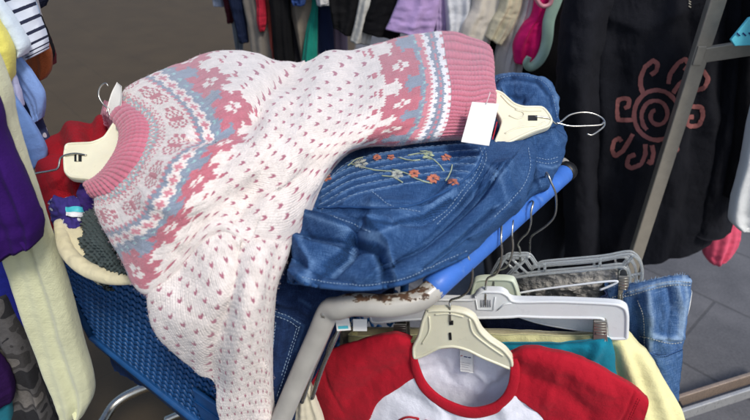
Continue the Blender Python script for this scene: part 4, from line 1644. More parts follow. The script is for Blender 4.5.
def clip(px, py, plane, parent, h=26, w=13, mat=None, off=.012):
    """pinch clip: two jaws, spring wire, grip ridges"""
    q = [(px - w * .42, py - h / 2), (px + w * .42, py - h / 2), (px + w * .5, py + h / 2), (px - w * .5, py + h / 2)]
    P = [plane(*p) + NV3 * off for p in q]
    jaw = plate('clip_jaw', P, NV3, .0025, mat or M['gun'], parent, .0006)
    plate('clip_jaw', [p - NV3 * off * 1.6 for p in P], NV3, .0025, mat or M['gun'], parent, .0006)
    mb = MB()
    for k in range(5):
        y = py - h * .44 + k * h * .09
        mb.tube([plane(px - w * .38, y) + NV3 * (off + .0018), plane(px + w * .38, y) + NV3 * (off + .0018)], .0007, 5)
    for k in range(4):
        x = px - w * .3 + k * w * .2
        mb.tube([plane(x, py + h * .1) + NV3 * (off + .0018), plane(x, py + h * .46) + NV3 * (off + .0018)], .0007, 5)
    mb.build('clip_ridge', mat or M['gun'], parent)
    mb = MB()
    mb.tube([plane(px - w * .3, py - h * .1) + NV3 * (off + .002), plane(px - w * .3, py - h * .55) + NV3 * .004, plane(px + w * .3, py - h * .55) + NV3 * .004, plane(px + w * .3, py - h * .1) + NV3 * (off + .002)], .001, 6, 20)
    mb.build('clip_spring', M['chrome'], parent)


clip(600, 330, f1, wh, 30, 15)
clip(402, 332, f1, wh, 26, 15)

# translucent lower bar of a second white hanger
f2 = HP(c2 - .018)
lb = thing('skirt_hanger', 'frosted white hanger with a slanted lower bar under the white clip bar', 'hanger', f2(550, 322))
plate('lower_bar', [f2(*p) for p in [(505, 312), (560, 313), (600, 318), (604, 330), (580, 329), (540, 322)]], HN, .004, M['white_plastic'], lb, .001)
mb = MB()
mb.tube([f2(*p) for p in [(505, 312), (540, 323), (580, 330), (604, 331)]], .0018, 6, 20)
mb.build('bar_rim', M['white_plastic'], lb)

# pale green hanger between
fa = HP(c2)
outl = [(468, 302), (472, 285), (475, 278), (484, 276), (505, 276), (514, 278), (518, 286), (522, 300), (530, 306), (528, 314), (500, 312), (470, 312)]
hk = [fa(494, 292) + NV3 * .007, fa(494, 280) + NV3 * .005, fa(494, 276), fa(496, 271), fa(506, 267), (fa(511, 258)), fa(513, 246), fa(512, 234), fa(508, 226) + np.array([.01, .015, 0]), fa(503, 234) + np.array([.02, .04, -.01])]
t, n = shell_hanger('plastic_hanger', 'pale green plastic hanger half hidden behind the white bar hanger', fa, outl, [[(490, 285), (493, 285), (493, 289), (490, 289)], [(496, 285), (499, 285), (499, 289), (496, 289)]], hk, M['cream2'], .011)


def clear_hanger(label, c, dx, dy, hookpts, clips, lower):
    fc = HP(c)
    s = lambda *p: fc(p[0] + dx, p[1] + dy)
    t = thing('clear_hanger', label, 'hanger', s(560, 262), 'clear plastic skirt hangers')
    mb = MB()
    for off in (0, .007):
        mb.tube([s(*p) - HN * off for p in [(495, 275), (502, 262), (508, 254), (520, 253), (530, 254), (538, 264), (545, 261), (600, 256), (626, 251.5), (634, 253), (640, 260), (642, 270), (641, 281)]], .0020, 8, 90)
        mb.tube([s(*p) - HN * off for p in [(490, 290), (498, 278), (520, 274), (545, 271), (600, 266), (622, 264), (629, 270), (630, 282)]], .0020, 8, 70)
    mb.build('frame', M['clear'], t)
    for p, q in (((545, 261), (545, 271)), ((600, 256), (600, 266)), ((634, 253), (624, 265)), ((641, 272), (630, 274)), ((641, 281), (630, 283)), ((508, 254), (530, 274)), ((530, 254), (508, 276))):
        mb = MB()
        mb.tube([s(*p) - HN * .0035, s(*q) - HN * .0035], .0022, 6)
        mb.build('strut', M['clear'], t)
    mb = MB()
    mb.tube([p for p in hookpts(fc)], .0016, 8, 50)
    mb.build('hook', M['wire'], t)
    for (x, y) in clips:
        clip(x + dx, y + dy, fc, t, 30, 12)
    return t


clear_hanger('clear plastic skirt hanger whose clip grips the light jeans waistband', c3, 0, 0,
             lambda g: [g(520, 262), g(520, 250), g(518, 244), g(522, 238), g(528, 232), g(531, 222), g(531, 212), g(528, 206) + np.array([.01, .01, 0]), g(522, 210) + np.array([.02, .03, -.005]), g(521, 218) + np.array([.02, .03, -.01])],
             [(623, 286)], True)
clear_hanger('clear plastic skirt hanger farther back holding the grey lace skirt', c4, -6, 3,
             lambda g: [g(530, 258), g(530, 244), g(532, 236), g(546, 226), g(555, 215), g(556, 196), g(551, 182), g(545, 176) + np.array([.005, .01, 0]), g(538, 184) + np.array([.02, .03, -.01])],
             [], True)
mb = MB()
fb_ = HP(c2 + .012)
tw = thing('wire_hanger', 'thin white coated wire hanger running below the clear hangers', 'hanger', fb_(570, 285))
mb.tube([fb_(*p) for p in [(500, 297), (530, 291), (575, 285), (612, 281), (616, 283), (600, 290)]], .0016, 8, 50)
mb.build('wire', M['white_plastic'], tw)

# ------------------------------------------------------------------ garments on those hangers
def hung(name, label, cat, rows, c, mat, b=.02, group=None, disp=None, nu=110, nv=130, thick=.003, wear=None, fold=.0):
    o_rows = []
    for r in rows:
        o_rows.append([(r[0][0] + 1, r[0][1], -b)] + list(r) + [(r[-1][0] - 1, r[-1][1], -b)])
    G = flat(o_rows, c, nu, nv, disp)
    px, py, _ = proj(G)
    o = solid(name, G, mat, None, thick, wear=None if wear is None else wear(px, py))
    tag(o, label, cat, group)
    # back layer keeps the garment a closed, thick thing
    return o, G


o, G = hung('teal_skirt', 'teal skirt hanging from the dark clip behind the red sleeve', 'skirt',
     [[(350, 346, 0), (450, 342, .006), (520, 340, .008), (570, 339, .008), (606, 336, .004), (612, 341, 0)],
      [(350, 356, 0), (450, 352, .008), (520, 350, .012), (565, 349, .012), (598, 349, .01), (614, 356, 0)],
      [(350, 385, 0), (450, 382, .01), (520, 378, .014), (570, 376, .013), (602, 374, .01), (616, 376, 0)],
      [(350, 440, 0), (450, 440, .01), (520, 438, .014), (570, 434, .013), (602, 430, .01), (622, 426, 0)],
      [(350, 560, 0), (450, 560, .01), (520, 558, .014), (570, 554, .013), (606, 550, .01), (628, 546, 0)]],
     c1 - .008, fabric((10, 126, 150), .14, 800), .012, disp=lambda U, V, px, py: creases(px, py, [([(395, 350), (500, 346), (590, 345)], -.002, 2, 3), ([(600, 345), (592, 360), (596, 400)], .006, 5, 5), ([(560, 350), (566, 390), (570, 440)], .004, 7, 7)]) + .002 * fbm(px / 20, py / 20, 61, 3))
o, G = hung('yellow_pullover', 'pale yellow knit top hanging behind the teal skirt and red sleeve', 'top',
     [[(353, 336, 0), (450, 333, .004), (520, 332, .006), (580, 333, .006), (606, 332, .004), (626, 334, 0)],
      [(353, 345, 0), (450, 343, .006), (520, 341, .01), (585, 345, .012), (622, 346, .012), (644, 356, 0)],
      [(353, 370, 0), (450, 370, .006), (520, 370, .012), (590, 372, .016), (636, 378, .016), (664, 384, 0)],
      [(353, 420, 0), (450, 420, .006), (530, 420, .014), (605, 420, .018), (652, 421, .018), (684, 423, 0)],
      [(353, 500, 0), (450, 500, .006), (540, 500, .014), (625, 500, .018), (670, 500, .018), (702, 500, 0)]],
     c1 + .012, fabric((238, 232, 172), .08, 500, wr=.4), .02, disp=lambda U, V, px, py: creases(px, py, [([(622, 345), (634, 380), (648, 425)], .008, 7, 5), ([(640, 352), (656, 385), (668, 420)], .006, 6, 6), ([(612, 350), (620, 390), (630, 425)], -.006, 5, 6)]) + .003 * fbm(px / 18, py / 40, 63, 3))
hung('cream_pullover', 'ivory cotton top whose waistband shows under the white bar hanger', 'top',
     [[(346, 327, 0), (450, 327, .004), (520, 328, .006), (570, 330, .006), (606, 331, 0)],
      [(346, 345, 0), (450, 345, .006), (520, 345, .008), (570, 345, .008), (608, 345, 0)],
      [(346, 420, 0), (450, 420, .006), (520, 420, .008), (570, 420, .008), (608, 420, 0)],
      [(346, 500, 0), (450, 500, .006), (520, 500, .008), (570, 500, .008), (608, 500, 0)]],
     c1 + .03, fabric((226, 218, 186), .08), .015, disp=lambda U, V, px, py: .002 * fbm(px / 14, py / 20, 65, 3))
hung('patterned_skirt', 'dark navy patterned skirt glimpsed between the white and frosted hangers', 'skirt',
     [[(470, 306, 0), (500, 306, .004), (540, 306, .006), (580, 300, .006), (606, 296, 0)],
      [(470, 330, 0), (500, 330, .006), (540, 330, .01), (580, 330, .01), (606, 330, 0)],
      [(470, 420, 0), (500, 420, .006), (540, 420, .01), (580, 420, .01), (606, 420, 0)]],
     c2 + .004, fabric((34, 44, 74), .6, 300), .015, disp=lambda U, V, px, py: .004 * fbm(px / 8, py / 14, 66, 3))
lace = fabric((176, 172, 164), .35, 220, wr=.9, nscale=120)
hung('lace_skirt', 'grey lace skirt bunched inside the clear plastic hangers', 'skirt',
     [[(520, 278, 0), (545, 270, .012), (575, 266, .018), (605, 264, .012), (620, 266, 0)],
      [(515, 290, 0), (545, 282, .018), (575, 278, .026), (605, 275, .018), (622, 278, 0)],
      [(512, 302, 0), (545, 294, .012), (575, 290, .016), (605, 287, .012), (624, 292, 0)],
      [(510, 340, 0), (545, 335, .006), (575, 330, .01), (605, 330, .008), (624, 335, 0)],
      [(510, 440, 0), (545, 435, .006), (575, 430, .01), (605, 430, .008), (624, 435, 0)]],
     c4 - .01, lace, .02, disp=lambda U, V, px, py: .009 * fbm(px / 12, py / 8, 67, 4))
jl = [
    [(606, 286, 0), (625, 281, .008), (645, 276, .012), (668, 271.5, .012), (682, 273, .006), (690, 277, .002)],
    [(606, 300, 0), (626, 295, .012), (647, 289, .02), (669, 284, .02), (684, 284, .012), (691, 288, 0)],
    [(606, 318, 0), (628, 313, .014), (650, 307, .026), (668, 303, .026), (681, 304, .014), (688, 310, 0)],
    [(608, 340, 0), (632, 334, .014), (652, 328, .028), (667, 326, .028), (677, 330, .016), (684, 338, 0)],
    [(612, 366, 0), (636, 358, .014), (654, 352, .026), (667, 350, .026), (675, 354, .016), (681, 362, 0)],
    [(618, 400, 0), (640, 394, .012), (656, 388, .02), (667, 386, .02), (674, 390, .012), (678, 398, 0)],
    [(622, 470, 0), (642, 466, .012), (656, 462, .02), (667, 460, .02), (673, 462, .012), (677, 468, 0)],
]
JL = [([(630, 292), (660, 284), (690, 281)], .003, 2.5, 2.5), ([(648, 292), (652, 320), (650, 350)], .006, 5, 5), ([(668, 290), (672, 312), (668, 340)], -.006, 4, 4), ([(678, 288), (682, 310), (680, 334)], .005, 3, 4), ([(634, 300), (636, 330), (640, 365)], -.004, 4, 4), ([(655, 336), (668, 340), (680, 338)], .004, 2, 3)]
jn = thing('light_jeans', 'light blue jeans with frayed waistband clipped to a clear hanger over the pavement', 'jeans', HP(c3)(650, 320))
C_ = flat([[(r[0][0] + 1, r[0][1], -.02)] + r + [(r[-1][0] - 1, r[-1][1] + 2, -.010)] for r in jl], c3 - .004, 170, 140, lambda U, V, px, py: creases(px, py, JL) + .003 * fbm(px / 12, py / 16, 71, 4))
px, py, _ = proj(C_)
wear = .55 * np.clip(creases(px, py, [(c[0], 1, 3, 3) for c in JL if c[1] > 0] + [([(606, 287), (645, 277), (670, 272), (692, 275)], 1, 2, 2), ([(684, 276), (688, 300), (681, 340)], .8, 2, 2)]), 0, 1)
solid('front', C_, M['denim_light'], jn, .004, wear=wear)
SJ = Surf(C_)
stitches(SJ, [[(612, 300), (640, 292), (668, 285), (690, 285)], [(612, 297), (640, 289), (668, 282), (690, 282)], [(638, 300), (644, 318), (645, 350)], [(640, 336), (655, 339), (668, 343), (682, 342)]], 'seam_stitching', M['thread_pale'], jn, 1.7, 1.0, .0006)
mb = MB()
for k in range(70):
    x = random.uniform(610, 686)
    y0 = np.interp(x, [606, 625, 645, 668, 684, 692], [286, 281, 276, 271.5, 271, 275])
    p, nn = SJ.at(x, y0 + .6, 0)
    q = p + np.array([random.uniform(-.003, .003), random.uniform(-.002, .002), random.uniform(.001, .005)])
    mb.tube([p, (p + q) / 2 + nn * .001, q], [.0004, .0003, .0002], 4)
mb.build('frayed_threads', M['thread_blue'], jn)
# denim pocket flap lower on the leg
pk = flat([[(646, 338, .032), (660, 341, .034), (681, 340, .02)], [(648, 352, .034), (661, 354, .036), (680, 354, .022)], [(650, 385, .032), (662, 388, .034), (677, 388, .02)], [(654, 440, .028), (664, 442, .03), (675, 440, .018)]], c3 - .004, 60, 50, lambda U, V, px, py: .002 * fbm(px / 8, py / 8, 75, 3))
solid('pocket', pk, M['denim_light'], jn, .003, wear=.6 * creases(*proj(pk)[:2], [([(646, 338), (660, 341), (681, 340)], 1, 2, 2)]))
hung('white_garment', 'white garment edge peeking out behind the light jeans', 'garment',
     [[(660, 290, 0), (680, 288, .005), (692, 292, 0)], [(660, 310, 0), (678, 312, .005), (688, 314, 0)], [(655, 345, 0), (668, 345, .005), (676, 345, 0)], [(655, 420, 0), (664, 420, .005), (672, 420, 0)]],
     c4 + .02, fabric((224, 226, 222), .05), .01)
# cream clothes left of the t-shirt, behind it
garment('cream_blouse', 'cream blouse edge hanging left of the red and white raglan shirt', 'blouse', [(384, 300, 311), (400, 297, 317), (425, 294, 326), (480, 290, 340)], .545, fabric((214, 206, 180), .1), .012, seed=2)
garment('black_cardigan', 'black cardigan hem between the cart post and the red sleeve', 'cardigan', [(345, 308, 316), (365, 303, 311), (385, 299, 311), (430, 292, 325), (500, 284, 340)], .565, fabric((28, 28, 32), .2), .012, seed=3)

# ------------------------------------------------------------------ heap at the left of the cart
def heap(name, label, cat, rows, mat, disp, nu=130, nv=130, a=(0, .02, -.05), b=(0, .02, -.05), thick=.005, parent=None, ends=True):
    ctrl = [rolled(r, a, b) for r in rows]
    if ends:
        ctrl = [[p + np.array([0, .035, -.05]) for p in ctrl[0]]] + ctrl + [[p + np.array([0, .02, -.03]) for p in ctrl[-1]]]
    G = sheet(ctrl, nu, nv, disp, fn=None)
    o = solid(name, G, mat, parent, thick)
    if label:
        tag(o, label, cat)
    return o, G


fl = [([(70, 128), (84, 150), (76, 180)], .010, 8, 10), ([(100, 122), (112, 128), (124, 124)], .010, 8, 6), ([(60, 150), (70, 170), (66, 200)], -.008, 7, 8), ([(45, 165), (60, 180), (80, 190)], .008, 8, 8), ([(92, 125), (88, 138), (96, 146)], -.008, 6, 6)]
heap('red_fleece', 'crumpled dark red fleece in the cart beneath the cream hanger', 'fleece',
     [[(45, 142, 1.02), (62, 130, 1.04), (82, 123, 1.05), (104, 120, 1.05), (124, 122, 1.04), (140, 130, 1.03)],
      [(38, 165, 1.01), (58, 152, 1.04), (80, 146, 1.055), (104, 142, 1.05), (126, 146, 1.03), (144, 150, 1.0)],
      [(34, 185, 1.0), (54, 180, 1.02), (78, 176, 1.03), (104, 170, 1.03), (126, 170, 1.01), (144, 172, .98)],
      [(36, 205, .97), (56, 204, .99), (80, 200, 1.0), (104, 196, 1.0), (126, 196, .98), (144, 196, .95)],
      [(40, 230, .93), (60, 230, .95), (82, 226, .96), (106, 220, .96), (128, 220, .95), (144, 220, .92)]],
     fabric((150, 8, 26), .3, 400, .95, .15, .7), lambda U, V, px, py: 1.2 * creases(px, py, fl) + .006 * fbm(px / 26, py / 26, 81, 3), a=(.01, .02, -.05), b=(.01, .02, -.05))


def printmat():
    m, nt, b = newmat('purple_print')
    tc = N(nt, 'ShaderNodeTexCoord')
    v = N(nt, 'ShaderNodeTexVoronoi')
    v.inputs['Scale'].default_value = 75
    nt.links.new(tc.outputs['UV'], v.inputs['Vector'])
    n1 = noise(nt, tc.outputs['UV'], 60, 2)
    f = mth(nt, 'ADD', v.outputs['Distance'], mth(nt, 'MULTIPLY', n1, .35))
    nt.links.new(ramp(nt, f, [(.44, lin((216, 214, 226))), (.50, lin((52, 40, 120)))]), b.inputs['Base Color'])
    b.inputs['Roughness'].default_value = .85
    bump(nt, b, noise(nt, tc.outputs['UV'], 200, 3), .3, .001)
    return m


o, G = heap('print_scarf', 'purple and white printed scarf tucked in the cart below the red fleece', 'scarf',
     [[(48, 202, 1.0), (62, 197, 1.015), (78, 196, 1.015), (92, 200, 1.0)],
      [(50, 214, .99), (63, 211, 1.01), (79, 210, 1.01), (94, 212, .99)],
      [(54, 228, .97), (65, 226, .99), (79, 226, .99), (92, 226, .97)],
      [(60, 244, .95), (69, 244, .96), (80, 243, .96), (90, 242, .95)]],
     printmat(), lambda U, V, px, py: .008 * fbm(px / 10, py / 10, 83, 4), 90, 90)
SG = Surf(G)
tl = [[SG.at(67 + 15 * j + 2 * i, 208 + 9 * i + 0 * j, .004)[0] for j in np.linspace(0, 1, 5)] for i in np.linspace(0, 1, 5)]
tl = sheet(tl, 12, 12, None, fn=None)
tt = thing('care_label', 'aqua and white woven care label lying on the purple printed scarf', 'label', tl[6, 6])
solid('label_cloth', tl[:6], M['ink_aqua'], tt, .001)
solid('label_cloth', tl[5:] + np.array([0, 0, .0004]), fabric((232, 234, 240), .05), tt, .001)
knitg = fabric((70, 82, 82), .5, 260, .95, .4, .9, 90)
heap('grey_scarf', 'dark grey green chunky knit scarf heaped beside the patterned sweater', 'scarf',
     [[(86, 214, 1.0), (100, 205, 1.02), (116, 204, 1.02), (132, 212, 1.0)],
      [(82, 232, .99), (100, 226, 1.015), (118, 228, 1.01), (138, 238, .99)],
      [(82, 250, .97), (102, 248, 1.0), (122, 252, .99), (144, 260, .97)],
      [(90, 266, .95), (108, 270, .965), (128, 274, .965), (150, 280, .95)]],
     knitg, lambda U, V, px, py: .008 * fbm(px / 14, py / 14, 85, 4) + .003 * np.sin(px * 1.3 + 2 * fbm(px / 9, py / 9, 3)) * np.sin(py * 1.1), 150, 150)
purplecloth = fabric((58, 34, 110), .3)
heap('purple_cloth', 'bright purple cloth scrap showing between the cream hanger and grey scarf', 'cloth',
     [[(82, 184, 1.02), (98, 184, 1.03), (112, 190, 1.02)], [(78, 198, 1.015), (95, 198, 1.03), (110, 200, 1.01)], [(80, 212, 1.0), (94, 212, 1.01), (106, 212, 1.0)]],
     purplecloth, lambda U, V, px, py: .006 * fbm(px / 9, py / 9, 87, 4), 70, 70)
# cream bag: rolled rim over the cart edge
cm = fabric((206, 198, 164), .08, 500, wr=.35)
bag = thing('cream_cardigan', 'cream cardigan laid along the cart rim with a thick rolled edge', 'cardigan', PZ(100, 275, .95))
mb = MB()
rim = [PZ(60, 222, .99), PZ(62, 236, .985), PZ(68, 252, .975), PZ(82, 266, .965), PZ(102, 275, .957), PZ(124, 278, .955), PZ(146, 274, .96), PZ(170, 264, .965)]
V_, F_, c_ = tube_geo(smooth_path(rim, 120), np.interp(np.linspace(0, 1, 120), [0, .3, .6, 1], [.008, .011, .012, .010]), 28, True, .75)
V_ = V_ + (.006 * fbm(V_[:, 0] * 40, V_[:, 1] * 40 + V_[:, 2] * 30, 91, 4))[:, None] * np.array([.3, -.6, .7])
mb.add(V_, F_, c_)
mb.build('rolled_edge', cm, bag)
heap('panel', None, None, [[(62, 226, .985), (90, 224, .985), (120, 224, .985), (160, 230, .985)], [(64, 245, .975), (92, 248, .975), (122, 252, .975), (160, 252, .975)], [(80, 262, .96), (102, 268, .955), (126, 270, .955), (160, 264, .955)]],
     cm, lambda U, V, px, py: .003 * fbm(px / 16, py / 16, 93, 3), 60, 80, parent=bag)
# mass of dark clothes filling the basket behind the lattice
def inb(s, w, z):
    base = F_top * (1 - s) + B_top * s
    p = base + bx * w
    return np.array([p[0], p[1], z])


fill = [[inb(s, w_, z) for s in (.02, .15, .3, .5, .7, .85, .98)] for w_, z in ((.025, .5), (.022, .62), (.02, .75), (.022, .88), (.05, .93), (.12, .96), (.22, .97), (.33, .95), (.40, .9), (.41, .6))]
G = sheet(fill, 120, 160, lambda U, V, px, py: -.012 + .010 * fbm(U * 2.2, V * 2.2, 95, 4), fn=None)
tag(solid('navy_clothes', G, fabric((20, 40, 74), .4, 500), None, .006), 'dark navy clothes filling the cart basket behind its blue lattice side', 'clothes')

# wire hook and stray hanger behind the collar
ph_ = tilted(PZ(106, 95, 1.14), (0, -.85, .5))
t = thing('wire_hanger', 'small wire hanger hook standing behind the pink collar', 'hanger', ph_(103, 100))
mb = MB()
mb.tube([ph_(*p) for p in [(110, 118), (108, 109), (103, 104), (99, 97), (99, 90), (102, 85), (106, 83.5), (108, 86)]], .0013, 8, 40)
mb.build('hook', M['wire'], t)

# ------------------------------------------------------------------ clothes on the left rail
LG = 'clothes hanging on the left rail'
o, GV = garment('yellow_sweater', 'pale yellow fleece sleeve hanging down to the floor at the left', 'sweater',
        [(60, -40, 0, 66, 4), (110, -30, 0, 112, 14), (160, -18, 0, 158, 27), (200, -10, 0, 196, 40), (255, 4, 0, 250, 57)][:0] or
        [(-60, -190, -60, -130), (20, -80, 20, -30), (80, -30, 82, 6), (120, -24, 120, 14), (165, -14, 162, 27), (210, -6, 206, 42), (255, 6, 250, 56), (305, 22, 300, 72), (350, 38, 345, 84), (385, 52, 374, 93), (402, 60, 394, 94), (416, 64, 409, 87)],
        .665, fabric((208, 210, 174), .06, 400, .95, .3, .35), .026, LG, 1.5, .3, 3, nv=130)
stitches(Surf(GV), [[(59, 398), (75, 398), (91, 390)], [(60, 401), (76, 401), (91, 393)]], 'cuff_stitching', fabric((200, 202, 156), .1), o, 1.6, .8, .0005, .0004)
garment('purple_sweater', 'deep purple sweater sleeve hanging in front of the yellow sleeve', 'sweater',
        [(-80, -230, -80, -150), (20, -120, 20, -60), (96, -60, 100, -8), (135, -58, 138, 4), (175, -50, 172, 22), (210, -40, 206, 38), (236, -30, 222, 44), (263, -18, 237, 43)],
        .62, fabric((52, 18, 96), .18, 500, .9, .4), .03, LG, 1.6, .3, 5)
garment('royal_blue_pullover', 'royal blue garment showing below the purple sleeve', 'top',
        [(235, -40, 235, 14), (280, -30, 276, 20), (320, -20, 312, 26), (345, -10, 338, 28)], .74, fabric((26, 34, 130), .2), .02, LG, 1.5, .3, 7)


def camo():
    m, nt, b = newmat('camouflage')
    tc = N(nt, 'ShaderNodeTexCoord')
    n1 = noise(nt, tc.outputs['Object'], 16, 2, .4)
    n2 = noise(nt, tc.outputs['Object'], 220, 2)
    r = ramp(nt, n1, [(.36, lin((36, 36, 40))), (.44, lin((86, 84, 84))), (.52, lin((60, 58, 58))), (.60, lin((112, 108, 104)))])
    for e in nt.nodes:
        if e.type == 'VALTORGB' and len(e.color_ramp.elements) == 4:
            e.color_ramp.interpolation = 'CONSTANT'
    nt.links.new(mix(nt, 1., r, ramp(nt, n2, [(.3, (.8,) * 3), (.7, (1.1,) * 3)]), 'MULTIPLY'), b.inputs['Base Color'])
    b.inputs['Roughness'].default_value = .9
    bump(nt, b, noise(nt, tc.outputs['Object'], 40, 5), .5, .004)
    return m


garment('camouflage_jacket', 'grey camouflage jacket hanging low at the left edge', 'jacket',
        [(290, -60, 290, 10), (320, -50, 318, 22), (350, -40, 346, 32), (385, -24, 380, 42), (420, -10, 416, 54), (460, 5, 456, 66)], .735, camo(), .035, LG, 2, .4, 9)
garment('plum_pullover', 'dark plum top in the bottom left corner', 'top', [(350, -60, 352, -6), (370, -50, 370, 8), (392, -40, 390, 14), (404, -36, 402, 12)], .69, fabric((42, 14, 66), .2), .02, LG, 1.5, .3, 11)
garment('teal_pullover', 'teal top hem in the bottom left corner below the plum top', 'top', [(380, -60, 380, 4), (405, -50, 402, 12), (430, -40, 428, 14), (470, -30, 470, 18)], .70, fabric((18, 110, 128), .2), .018, LG, 1.5, .3, 13)

# shirts layered at the top left
garment('striped_shirt', 'white shirt with navy stripes hanging at the top left', 'shirt', [(-30, -40, -46, 14), (0, -24, -18, 26), (30, -6, 12, 37), (55, 10, 38, 46), (64, 18, 50, 47)], .93, None, .02, LG, 1.2, .2, 15)
stripe_o = bpy.data.objects['striped_shirt']


def stripemat():
    m, nt, b = newmat('navy_striped_cotton')
    tc = N(nt, 'ShaderNodeTexCoord')
    sp = N(nt, 'ShaderNodeSeparateXYZ')
    nt.links.new(tc.outputs['UV'], sp.inputs[0])
    n1 = noise(nt, tc.outputs['UV'], 300, 2)
    w = mth(nt, 'SINE', mth(nt, 'ADD', mth(nt, 'MULTIPLY', sp.outputs[1], 6.283 / .0155), mth(nt, 'MULTIPLY', n1, .4)))
    nt.links.new(ramp(nt, w, [(.58, lin((212, 220, 232))), (.66, lin((30, 36, 62)))]), b.inputs['Base Color'])
    b.inputs['Roughness'].default_value = .85
    bump(nt, b, noise(nt, tc.outputs['Object'], 45, 5), .4, .004)
    return m


stripe_o.data.materials.append(stripemat())
garment('burgundy_shirt', 'burgundy shirt edge between the striped shirt and pale blue shirt', 'shirt', [(-30, -10, -40, 16), (0, 6, -6, 24), (22, 20, 14, 32), (38, 30, 30, 36)], .96, fabric((110, 40, 60), .15), .010, LG, 1.4, .2, 17)
garment('pale_blue_shirt', 'pale blue shirt cuff at the top left beyond the striped shirt', 'shirt', [(-30, 4, -36, 26), (0, 18, -6, 32), (15, 28, 10, 38), (24, 33, 18, 39)], .99, fabric((164, 196, 226), .08), .010, LG, 1.4, .2, 19)
garment('grey_shirt', 'light grey shirt cuff just below the pale blue cuff', 'shirt', [(0, 22, -4, 36), (22, 31, 16, 41), (38, 38, 34, 46), (44, 42, 40, 47)], 1.02, fabric((168, 164, 168), .08), .010, LG, 1.4, .2, 21)
garment('dark_navy_shirt', 'dark navy shirt tip at the very top of the left rail', 'shirt', [(-30, 20, -34, 44), (0, 32, -4, 48), (10, 38, 6, 45)], 1.06, fabric((26, 30, 48), .2), .010, LG, 1.4, .2, 23)
garment('orange_sweater', 'rust orange sweater cuff poking out below the striped shirt', 'sweater', [(30, 0, 24, 40), (50, 22, 46, 50), (62, 27, 58, 52), (74, 31, 70, 51), (81, 38, 78, 46)], .97, fabric((158, 84, 42), .2, 300, .9, .5, .6), .010, LG, 1.4, .2, 25)
garment('black_sweater', 'black sweater cuff behind the rust orange cuff', 'sweater', [(20, 0, 16, 40), (44, 20, 42, 50), (58, 26, 54, 53), (66, 34, 64, 50)], 1.0, fabric((22, 20, 22), .2), .02, LG, 1, .2, 27)
garment('dark_red_sweater', 'dark red cuff sliver right of the rust orange cuff', 'sweater', [(40, 38, 38, 50), (56, 46, 52, 54), (66, 48, 64, 55)], 1.02, fabric((110, 36, 40), .2), .012, LG, 1, .2, 28)
garment('white_blouse', 'white blouse lying over the striped shirt at the top left', 'blouse', [(-10, -60, -20, -14), (15, -40, 6, 6), (35, -20, 27, 20), (52, -2, 44, 29), (60, 12, 54, 27)], .89, fabric((206, 220, 230), .06), .02, LG, 1.2, .2, 29)
garment('lemon_shirt', 'lemon yellow shirt in front of the white blouse', 'shirt', [(-5, -60, -20, -26), (30, -40, 18, -4), (60, -24, 48, 12), (86, -10, 74, 13), (96, -4, 88, 8)], .855, fabric((232, 224, 112), .08), .02, LG, 1.2, .2, 31)
garment('light_blue_shirt', 'light blue shirt with a rounded cuff beside the brown paving', 'shirt', [(30, -20, 30, 2), (58, -2, 52, 16), (82, 14, 72, 32), (102, 27, 92, 44), (116, 33, 106, 45), (122, 36, 118, 43)], .90, fabric((128, 160, 216), .08), .010, LG, 1.4, .2, 33)
garment('pale_lilac_shirt', 'pale lilac shirt strip over the light blue rounded cuff', 'shirt', [(50, -30, 50, 0), (75, -10, 68, 12), (95, 0, 88, 20), (112, 8, 106, 24)], .865, fabric((186, 190, 222), .08), .010, LG, 1.4, .2, 35)
garment('dotted_shirt', 'navy dotted shirt between two light blue shirts', 'shirt', [(80, -10, 80, 20), (105, 10, 100, 36), (130, 20, 124, 44), (150, 30, 146, 52), (158, 40, 156, 50)], .915, None, .010, LG, 1.4, .2, 37)


def dotmat():
    m, nt, b = newmat('dotted_navy')
    tc = N(nt, 'ShaderNodeTexCoord')
    v = N(nt, 'ShaderNodeTexVoronoi')
    v.inputs['Scale'].default_value = 60
    v.inputs['Randomness'].default_value = .5
    nt.links.new(tc.outputs['UV'], v.inputs['Vector'])
    nt.links.new(ramp(nt, v.outputs['Distance'], [(.2, lin((186, 190, 200))), (.26, lin((40, 56, 92)))]), b.inputs['Base Color'])
    b.inputs['Roughness'].default_value = .85
    bump(nt, b, noise(nt, tc.outputs['Object'], 45, 5), .4, .004)
    return m


bpy.data.objects['dotted_shirt'].data.materials.append(dotmat())
garment('tan_pullover', 'tan top sliver at the end of the left rail clothes', 'top', [(100, 20, 100, 36), (116, 32, 112, 41), (126, 36, 122, 42)], .95, fabric((196, 168, 120), .1), .012, LG, 1, .2, 39)
garment('blue_denim_shirt', 'medium blue shirt sleeve in front of the dotted shirt', 'shirt', [(60, -60, 60, -10), (100, -36, 94, 14), (130, -14, 122, 33), (152, 6, 146, 46), (164, 18, 160, 46), (169, 26, 166, 40)], .845, fabric((112, 146, 204), .08), .010, LG, 1.4, .2, 41)
garment('aqua_shirt', 'aqua checked shirt corner at the left edge above the yellow sleeve', 'shirt', [(70, -60, 70, -14), (95, -40, 90, -2), (108, -24, 104, 4), (116, -14, 114, 2)], .81, fabric((140, 190, 226), .15), .010, LG, 1.4, .2, 43)

# left rail and its end post (beyond the frame, carrying those clothes)
t = thing('clothes_rail', 'steel clothes rail carrying the layered shirts at the left', 'clothes rail', (-1.1, .8, 0))
mb = MB()
mb.tube([(-1.0, -.3, 1.52), (-1.22, 1.2, 1.52)], .0125, 12)
mb.build('rail', M['steel'], t)
for x, y in ((-1.0, -.3), (-1.22, 1.2)):
    mb = MB()
    mb.tube([(x, y, .0), (x, y, 1.52)], .014, 12)
    mb.build('post', M['steel'], t)

